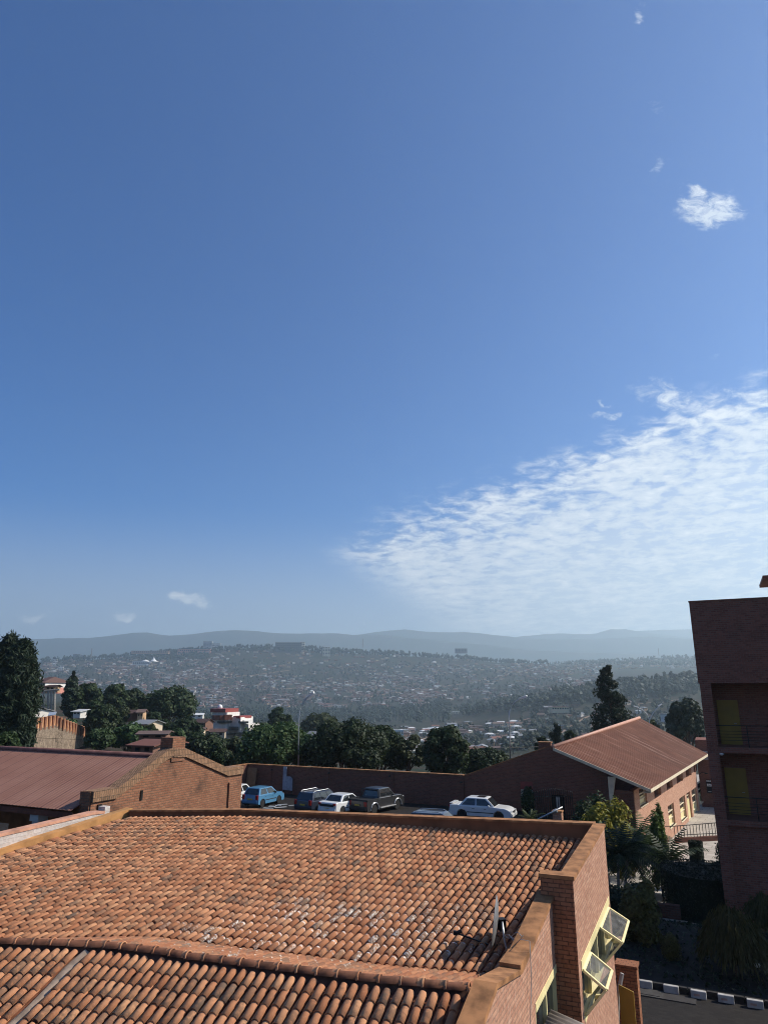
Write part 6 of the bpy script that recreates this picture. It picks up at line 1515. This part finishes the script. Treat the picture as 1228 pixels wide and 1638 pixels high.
forest(330, 130, 330, 1040, 1058, 2300, 2760, 'crest', RND+TALL, (9, 15))
forest(420, 830, 1125, lin((830, 1058), (1000, 1052), (1125, 1046)), lin((830, 1070), (1125, 1068)), 2700, 3640, 'ridge', RND+TALL, (9, 17))
ts.sort(key=lambda s: s[0].y/s[3])
tz = {'belt': 'in the dark tree belt across the valley', 'wood': 'in the dark wood along the right-hand ridge', 'slope': 'on the green slope below the dark wood', 'valley': 'among the roofs of the valley', 'town': 'between the houses of the far hillside', 'crest': 'on the crest of the far hill', 'ridge': 'on the hazy far right ridge'}
tmesh = {}
nt_ = min(225, len(ts))
for (P, a, v, h, zone) in ts[:nt_]:
    if v not in tmesh:
        o = fg[v].build('distant_tree', [LM['far'], M['trunk']], uv=False); tmesh[v] = o.data
    else: o = bpy.data.objects.new('distant_tree', tmesh[v]); COL.objects.link(o)
    o.location = P; o.rotation_euler = (0, 0, a); o.scale = (h, h, h)
    kd_ = 'rounded' if v < 4 else 'slender'
    tag(o, 'distant %s dark tree %s' % (kd_, tz[zone]), 'tree', '%s trees %s' % (kd_, tz[zone]))
merged([(P, a, v, h) for (P, a, v, h, z_) in ts[nt_:]], fg, [LM['far'], M['trunk']], lambda v, m_: m_, 'far_woodland')
# ------------------------------------------------------------------ larger buildings one can tell apart
def block(name, label, px0, px1, ytop, ybase, Y, depth, wall, floors, bays, yaw=0., roofc=None, cat_='building', wcol=None, parap=.0, group=None):
    """flat-roofed block: its front spans px0..px1, windows cut as separate panes floor by floor"""
    if Y > 350:
        g_ = at_ground((px0+px1)/2, ybase+1, Y*.45, min(3540, Y*1.6))
        if g_ is not None: Y = g_.y
    a, b_ = atY(px0, ybase, Y), atY(px1, ybase, Y); zt_ = atY((px0+px1)/2, ytop, Y).z; z0 = a.z
    o = thing(name, label, cat_, ((a.x+b_.x)/2, Y, z0), group); L = (b_.x-a.x)/max(.3, math.cos(yaw)); H = zt_-z0; ca, sa = math.cos(yaw), math.sin(yaw)
    ex, ey = Vector((ca, sa, 0)), Vector((-sa, ca, 0)); O_0 = Vector(((a.x+b_.x)/2, Y, 0))-ex*L/2
    m = MB(); m.par(O_0+UP*(z0-2), ex*L, ey*depth, UP*(H+2)); m.build('wall', wall, o)
    m = MB(); m.par(O_0-ex*.3-ey*.3+UP*(zt_), ex*(L+.6), ey*(depth+.6), UP*max(.25, H*.03)); m.build('roof', roofc or wall, o)
    fh = H/floors
    for f in range(floors):
        if Y > 400 or bays*floors > 100:                       # far off, a storey's windows read as one band
            m = MB(); m.box(O_0+ex*L*.5-ey*.03+UP*(z0+fh*(f+.55)), (L*.92, .12, fh*.45), yaw); m.build('window_band', wcol or M['glass'], o)
            m = MB(); m.box(O_0+ex*(L+.03)+ey*depth*.5+UP*(z0+fh*(f+.55)), (.12, depth*.8, fh*.45), yaw); m.build('window_band', wcol or M['glass'], o)
            continue
        for k in range(bays):
            w_ = L/bays; m = MB(); m.box(O_0+ex*(w_*(k+.5))-ey*.03+UP*(z0+fh*(f+.55)), (w_*.55, .12, fh*.5), yaw); m.build('window', wcol or M['glass'], o)
        m = MB(); m.box(O_0+ex*(L+.03)+ey*depth*.5+UP*(z0+fh*(f+.55)), (.12, depth*.6, fh*.5), yaw); m.build('window', wcol or M['glass'], o)
    for k in range(1, bays):
        if Y > 400 and bays < 20: m = MB(); m.box(O_0+ex*(L/bays*k)-ey*.06+UP*(z0+H*.5), (L/bays*.35, .14, H*.98), yaw); m.build('pier', wall, o)
    return o
block('apartment_block', 'pale apartment block on the crest of the far hill, highest on the left', 325, 339, 1026, 1036, 2680, 14, M['grey_wall'], 5, 8, .1)
block('apartment_block', 'lower wing beside the pale apartment block on the far crest', 339, 353, 1029, 1037, 2690, 14, M['white_wall'], 3, 7, .1)
block('school_block', 'long pink-walled building with red roof below the far crest', 284, 336, 1038.5, 1047, 2440, 12, M['pink'], 2, 16, .03, ROOF[4])
block('long_building', 'long low red-roofed hall left of the pink building on the far hill', 210, 270, 1041, 1045, 2560, 10, M['brick_hall'], 1, 18, 0, ROOF[4])
block('office_block', 'long dark office block among trees on the far crest', 440, 482, 1028, 1043, 2560, 16, plain('dim_wall', (.09, .08, .08), .8), 5, 14, .05)
block('stair_tower', 'cream stair tower at the end of the dark office block', 480, 487, 1027, 1041, 2555, 10, M['cream'], 5, 2, .05)
block('unfinished_block', 'cream mid-rise with bare open floors, right of the stair tower', 516, 527.5, 1035, 1049, 2500, 12, M['cream'], 6, 3, .1, wcol=M['dark'])
block('flat_block', 'flat grey block on the far crest right of the middle', 728, 747, 1037.5, 1044, 2640, 16, plain('haze_grey_wall', (.22, .21, .21), .8), 3, 8, .0)
block('grey_block', 'grey block beside the radio mast at the left end of the far hill', 117, 128, 1046.5, 1055, 2480, 14, plain('grey_block_wall', (.25, .25, .26), .8), 4, 5, .1)
block('grey_block', 'small pale block right of the grey one by the radio mast', 129, 136, 1048, 1055, 2490, 12, M['grey_wall'], 3, 4, .1)
block('white_block', 'white walled block low on the left end of the far hill', 94, 101, 1065, 1073, 2000, 10, M['white_wall'], 3, 3, .3)
block('white_block', 'bright white house above it at the left end of the far hill', 85, 91, 1055, 1061, 2300, 10, M['white_wall'], 2, 3, .3)
block('warehouse', 'long grey warehouse below the white tent on the far hill', 212, 240, 1058, 1064, 2150, 22, M['grey_wall'], 1, 9, .02, ROOF[2])
block('warehouse', 'pale long shed in the middle of the valley settlement', 706, 750, 1139, 1142, 1150, 16, M['cream'], 1, 10, .05, ROOF[3])
block('warehouse', 'pale blue shed near the broadleaf trees in the valley settlement', 631, 645, 1168, 1177, 560, 9, plain('pale_blue_wall', (.35, .48, .55), .7), 1, 4, .2, ROOF[3])
block('institute_block', 'white two-storey building right of the tall conifer', 996, 1017, 1096, 1104, 820, 9, M['white_wall'], 2, 8, .12, ROOF[3])
block('institute_block', 'small white building further right of the tall conifer', 1023, 1036, 1096.5, 1102, 840, 8, M['white_wall'], 1, 5, .12, ROOF[3])
block('long_house', 'white house with long pale roof left of the layered tree', 1066, 1090, 1143, 1150, 420, 8, M['white_wall'], 1, 6, .1, ROOF[2])
block('large_house', 'red-roofed long house left of the tall conifer', 882, 910, 1131, 1136, 560, 9, M['cream'], 1, 7, .05, ROOF[4])
# white stepped apartment house on the left
bY = 215.; ah = thing('apartment_house', 'white stepped apartment house with red parapets on the left slope', 'building', atY(365, 1182, bY))
def slabw(px0, px1, y0, y1, Y, dp, mat_, nm):
    a, b_ = atY(px0, y1, Y), atY(px1, y1, Y); m = MB(); m.par(Vector((a.x, Y, a.z)), Vector((b_.x-a.x, -2.0, 0)), Vector((2., dp, 0)), UP*(atY(px0, y0, Y).z-a.z)); return m.build(nm, mat_, ah)
slabw(337, 362.5, 1139.5, 1195, bY, 9, M['white_wall'], 'tower_wall'); slabw(336.5, 363, 1133.5, 1139.3, bY-.3, 9.6, M['redpaint'], 'tower_parapet')
slabw(362.6, 385, 1147, 1195, bY+.8, 9, M['white_wall'], 'wing_wall'); slabw(373, 386, 1145.2, 1149, bY+.4, 8, M['redpaint'], 'wing_parapet')
slabw(385.2, 398, 1158, 1195, bY+1.0, 9, M['white_wall'], 'end_wall'); slabw(388, 393, 1152, 1157.8, bY+.6, 3, M['white'], 'roof_room')
for (x0, x1, y0, y1) in [(339, 345.5, 1144, 1151.5), (347.5, 354, 1144, 1151.5), (355.8, 361.8, 1143, 1151), (347.5, 354, 1153.5, 1157), (355.5, 361.8, 1153, 1156.5), (366, 372, 1162, 1168), (381, 388, 1153.5, 1157), (374, 380, 1171, 1177), (362.8, 367, 1172, 1175)]:
    o = slabw(x0, x1, y0, y1, bY-.75, .9, M['wood'] if y0 < 1146 else M['glass'], 'window')
m = MB(); q = atY(352, 1131, bY+3); m.ball(q, .8, 10, 7); m.tube([q-UP*2.2, q], .15, 6); m.build('water_tank', M['white'], ah, smooth=True)
block('white_block', 'white balconied block half hidden by the flat-topped tree', 286, 307, 1106, 1150, 300, 10, M['white_wall'], 6, 3, .2)
for i, (nm, lb, px0, px1, y0, y1, Y, wl_, rf_) in enumerate([
    ('small_house', 'little orange house between the dark trees of the left slope', 223, 231, 1135, 1148, 150, 'ochre', 1), ('small_house', 'low house with dark red roof under the flat-topped tree', 205, 222, 1136, 1150, 152, 'brick', 0),
    ('small_house', 'small cream house just left of the white apartment house', 311, 327, 1164, 1174, 150, 'cream', 1), ('small_house', 'brown house beside the white apartment house', 316, 336, 1150, 1166, 205, 'brick', 0),
    ('small_house', 'house with brown hipped roof in front of the white apartment house', 338, 360, 1166, 1178, 175, 'cream', 0), ('small_house', 'dark red roofed shed directly behind the old brick gable', 232, 272, 1184, 1203, 62, 'brick', 4),
    ('small_house', 'brown roofed shed above the dark red one', 228, 268, 1170, 1180, 85, 'brick', 1), ('small_house', 'pale walled ruin under the dark trees of the left slope', 224, 250, 1152, 1168, 120, 'cream', 2),
    ('small_house', 'white roofed sheds beside the white balconied block', 306, 325, 1141, 1148, 260, 'white', 3), ('small_house', 'white hut below the pink house at the left', 57, 70, 1134, 1144, 130, 'white', 2), ('small_house', 'yellowish house right of the pink house', 78, 92, 1096, 1104, 150, 'ochre', 0), ('small_house', 'white wall and roof glimpsed behind the pointed dark tree', 128, 142, 1135, 1144, 140, 'white', 3),
    ('small_house', 'grey roofed parking shelter below the grey tree near the wall', 372, 396, 1188, 1200, 118, 'mud', 2), ('small_house', 'white walled hut among trees right of the curved lamp', 496, 512, 1170, 1185, 180, 'white', 2)]):
    wd_ = dict(cream=0, mud=1, white=2, brick=3, ochre=4)[wl_]; a, b_ = atY(px0, y1, Y), atY(px1, y1, Y); L = b_.x-a.x; H = atY(px0, y0, Y).z-a.z
    o = thing(nm, lb, 'house', Vector(((a.x+b_.x)/2, Y, a.z))); c = o.location.copy(); yaw = -.35 if i % 2 else .15
    ex, ey = Vector((math.cos(yaw), math.sin(yaw), 0)), Vector((-math.sin(yaw), math.cos(yaw), 0)); l, w_, h = L/2, max(L*.36, 2.), H*.68
    m = MB(); P = lambda x, y, z: c+ex*x+ey*y+UP*z
    m.add([P(-l, -w_, -.5), P(l, -w_, -.5), P(l, w_, -.5), P(-l, w_, -.5), P(-l, -w_, h), P(l, -w_, h), P(l, w_, h), P(-l, w_, h), P(-l, 0, H), P(l, 0, H)], [(0, 1, 5, 4), (2, 3, 7, 6), (1, 2, 6, 9, 5), (3, 0, 4, 8, 7)]); m.build('wall', WALL[wd_], o)
    m = MB(); k = (H-h)*.4/w_
    for s in (-1, 1): m.prism([P(-l-.4, s*(w_+.4), h-k), P(l+.4, s*(w_+.4), h-k), P(l+.4, 0, H), P(-l-.4, 0, H)], UP*.1)
    m.build('roof', ROOF[rf_], o)
    for k in range(2): m = MB(); m.box(P(-l*.45+k*l*.9, -w_-.02, h*.55), (min(1.1, l*.4), .06, h*.42), yaw); m.build('window', M['dark'], o)
# pink house on stilts and the stone retaining wall
ph = thing('pink_house', 'pink and white house with dark hipped roof on the left hillside', 'house', atY(66, 1106, 150))
a, b_ = atY(52, 1106, 150), atY(77, 1104, 150); zt_ = atY(66, 1092, 150).z; zm = atY(66, 1099.5, 150).z; ex = Vector((b_.x-a.x, -1.5, 0)); ey = Vector((2, 7, 0))
m = MB(); m.par(Vector((a.x, 150, a.z-.4)), ex, ey, UP*(zm-a.z+.4)); m.build('lower_wall', M['pink'], ph); m = MB(); m.par(Vector((a.x, 150, zm)), ex, ey, UP*(zt_-zm)); m.build('upper_wall', M['white'], ph)
for k in range(5): m = MB(); m.par(Vector((a.x, 149.93, zm+.05))+ex*(.06+.19*k), ex*.12, Vector((0, -.05, 0)), UP*(zt_-zm)*.75); m.build('window', M['glass'], ph)
m = MB(); o_ = Vector((a.x, 150, zt_)); q = [o_-ex*.08-ey*.15, o_+ex*1.08-ey*.15, o_+ex*1.08+ey*1.15, o_-ex*.08+ey*1.15]; tp_ = [o_+ex*.3+ey*.5+UP*1.3, o_+ex*.7+ey*.5+UP*1.3]
m.add(q+tp_, [(0, 1, 5, 4), (1, 2, 5), (2, 3, 4, 5), (3, 0, 4), (3, 2, 1, 0)]); m.build('roof', plain('dark_brown_roof', (.10, .055, .045), .7), ph)
pg = thing('pole_frame', 'weathered frame of tall poles below the pink house', 'frame', atY(80, 1140, 140))
m = MB()
for x in (70.5, 77.5, 82.5, 87.5): m.tube([atY(x, 1140, 140), atY(x+.3, 1104, 140)], .18, 6)
m.tube([atY(62, 1106, 140), atY(96, 1103, 140)], .2, 6); m.tube([atY(64, 1130, 140), atY(88, 1126, 140)], .15, 6); m.build('poles', M['palebark'], pg)
stn = NT('rubble_stone'); p = stn.pos(); vo = stn.n('ShaderNodeTexVoronoi', {'Vector': p, 'Scale': 1.9, 'Randomness': 1.}); ve = stn.n('ShaderNodeTexVoronoi', {'Vector': p, 'Scale': 1.9}, feature='DISTANCE_TO_EDGE')
c = stn.mix(vo.outputs['Color'], (.17, .125, .09), (.30, .23, .165)); c = stn.mix(stn.ramp(ve.outputs[0], .0, .06, .8, 0), c, (.06, .05, .04)); stn.bsdf(c, .9, stn.bump(ve.outputs[0], .8, .1), .1)
rw = thing('retaining_wall', 'stone retaining wall topped by orange panels in a corner on the left slope', 'wall', atY(95, 1192, 108))
rp = [(57, 1192, 1166, 1149, 97), (90, 1192, 1160, 1144, 107), (101, 1190, 1165, 1149, 108), (137, 1184, 1178, 1163, 124)]
Pb = [atY(x, yb, Y) for x, yb, ym, yt, Y in rp]; Pm = [atY(x, ym, Y) for x, yb, ym, yt, Y in rp]; Pt = [atY(x, yt, Y) for x, yb, ym, yt, Y in rp]
m = MB(); back = Vector((-3., 1.6, 0))
for i in range(3): m.add([Pb[i]-UP*4, Pb[i+1]-UP*4, Pm[i+1], Pm[i], Pm[i]+back, Pm[i+1]+back, Pb[i]-UP*4+back, Pb[i+1]-UP*4+back], [(0, 1, 2, 3), (3, 2, 5, 4), (7, 6, 4, 5)])
m.build('stone_base', stn.mat, rw)
op = plain('orange_panel', (.50, .25, .12), .8, .15); dk_ = plain('panel_post', (.20, .09, .05), .8, .2)
for i, n_ in ((0, 5), (1, 2), (2, 8)):
    for k in range(n_):
        f0, f1 = k/n_, (k+1)/n_; A0, A1 = Pm[i].lerp(Pm[i+1], f0+.08/n_), Pm[i].lerp(Pm[i+1], f1-.08/n_); T0_, T1_ = Pt[i].lerp(Pt[i+1], f0+.08/n_), Pt[i].lerp(Pt[i+1], f1-.08/n_)
        T1_.z = T0_.z = (T0_.z+T1_.z)/2; nn_ = Vector((-.25, .12, 0)); m = MB(); m.prism([A0-UP*.3, A1-UP*.3, T1_, T0_], nn_); m.build('panel', op, rw)
        m = MB(); m.par(Pm[i].lerp(Pm[i+1], f0)-UP*.3+Vector((-.1, -.12, 0)), Vector((.22, 0, 0)), Vector((0, .5, 0)), UP*(T0_.z-Pm[i].lerp(Pm[i+1], f0).z+.3)); m.build('panel_post', dk_, rw)
bs = thing('blue_sheet_fence', 'dark blue sheet fence left of the stone retaining wall', 'fence', atY(50, 1170, 106))
m = MB(); a, b_ = atY(45, 1172, 106), atY(55, 1168, 106); m.par(a-UP*1, b_-a, Vector((0, .1, 0)), UP*2.6); m.build('sheet', M['blue'], bs)
wt = thing('shed_roof', 'small tilted white roof just above the orange panels', 'roof', atY(84, 1143, 112))
m = MB(); m.prism([atY(77, 1146, 110), atY(89, 1144.5, 110), atY(91, 1140, 113), atY(79, 1141, 113)], UP*.15); m.build('sheet', M['alu'], wt); m = MB()
for x, y in ((78, 1146), (88, 1145)): q = atY(x, y, 110.3); m.tube([q-UP*2, q], .08, 5)
m.build('post', M['trunk'], wt)
# white event tent and masts
tn_t = thing('event_tent', 'white peaked event tent standing on the far hillside', 'tent', atY(247, 1058, 2200))
m = MB(); q = atY(246, 1058.5, 2200); Rr_ = 15.; m.lathe([(Rr_, 0), (Rr_*.62, 2.6), (Rr_*.3, 6.5), (Rr_*.1, 12), (.05, 16)], q, UP, 14); q2_ = atY(233, 1058.5, 2210); m.lathe([(Rr_, 0), (Rr_*.7, 2.8), (Rr_*.3, 5.0), (.1, 6.5)], q2_, UP, 12)
m.build('canopy', M['white'], tn_t, smooth=True)
def mast(label, px, y0, y1, Y):
    a, b_ = atY(px, y1, Y), atY(px, y0, Y); o = thing('radio_mast', label, 'mast', a); m = MB(); H = b_.z-a.z
    for s in range(3): th = s*2.094; m.tube([a+Vector((math.cos(th), math.sin(th), 0))*1.4-UP*5, a+Vector((math.cos(th), math.sin(th), 0))*.8+UP*H], .45, 5)
    for k in range(6): z = H*k/6; m.tube([a+Vector((1.2, 0, 0))+UP*z, a+Vector((-1, .8, 0))+UP*(z+H/6)], .25, 4)
    m.build('lattice', plain('mast_paint', (.2, .16, .15), .6), o); return o
mast('lattice mast at the left end of the far hill', 146, 1037, 1052, 2500); mast('lattice mast on the crest right of the cream mid-rise', 580, 1021.5, 1034, 2680); mast('lattice mast on the far right ridge', 1053, 1037, 1047, 3400)
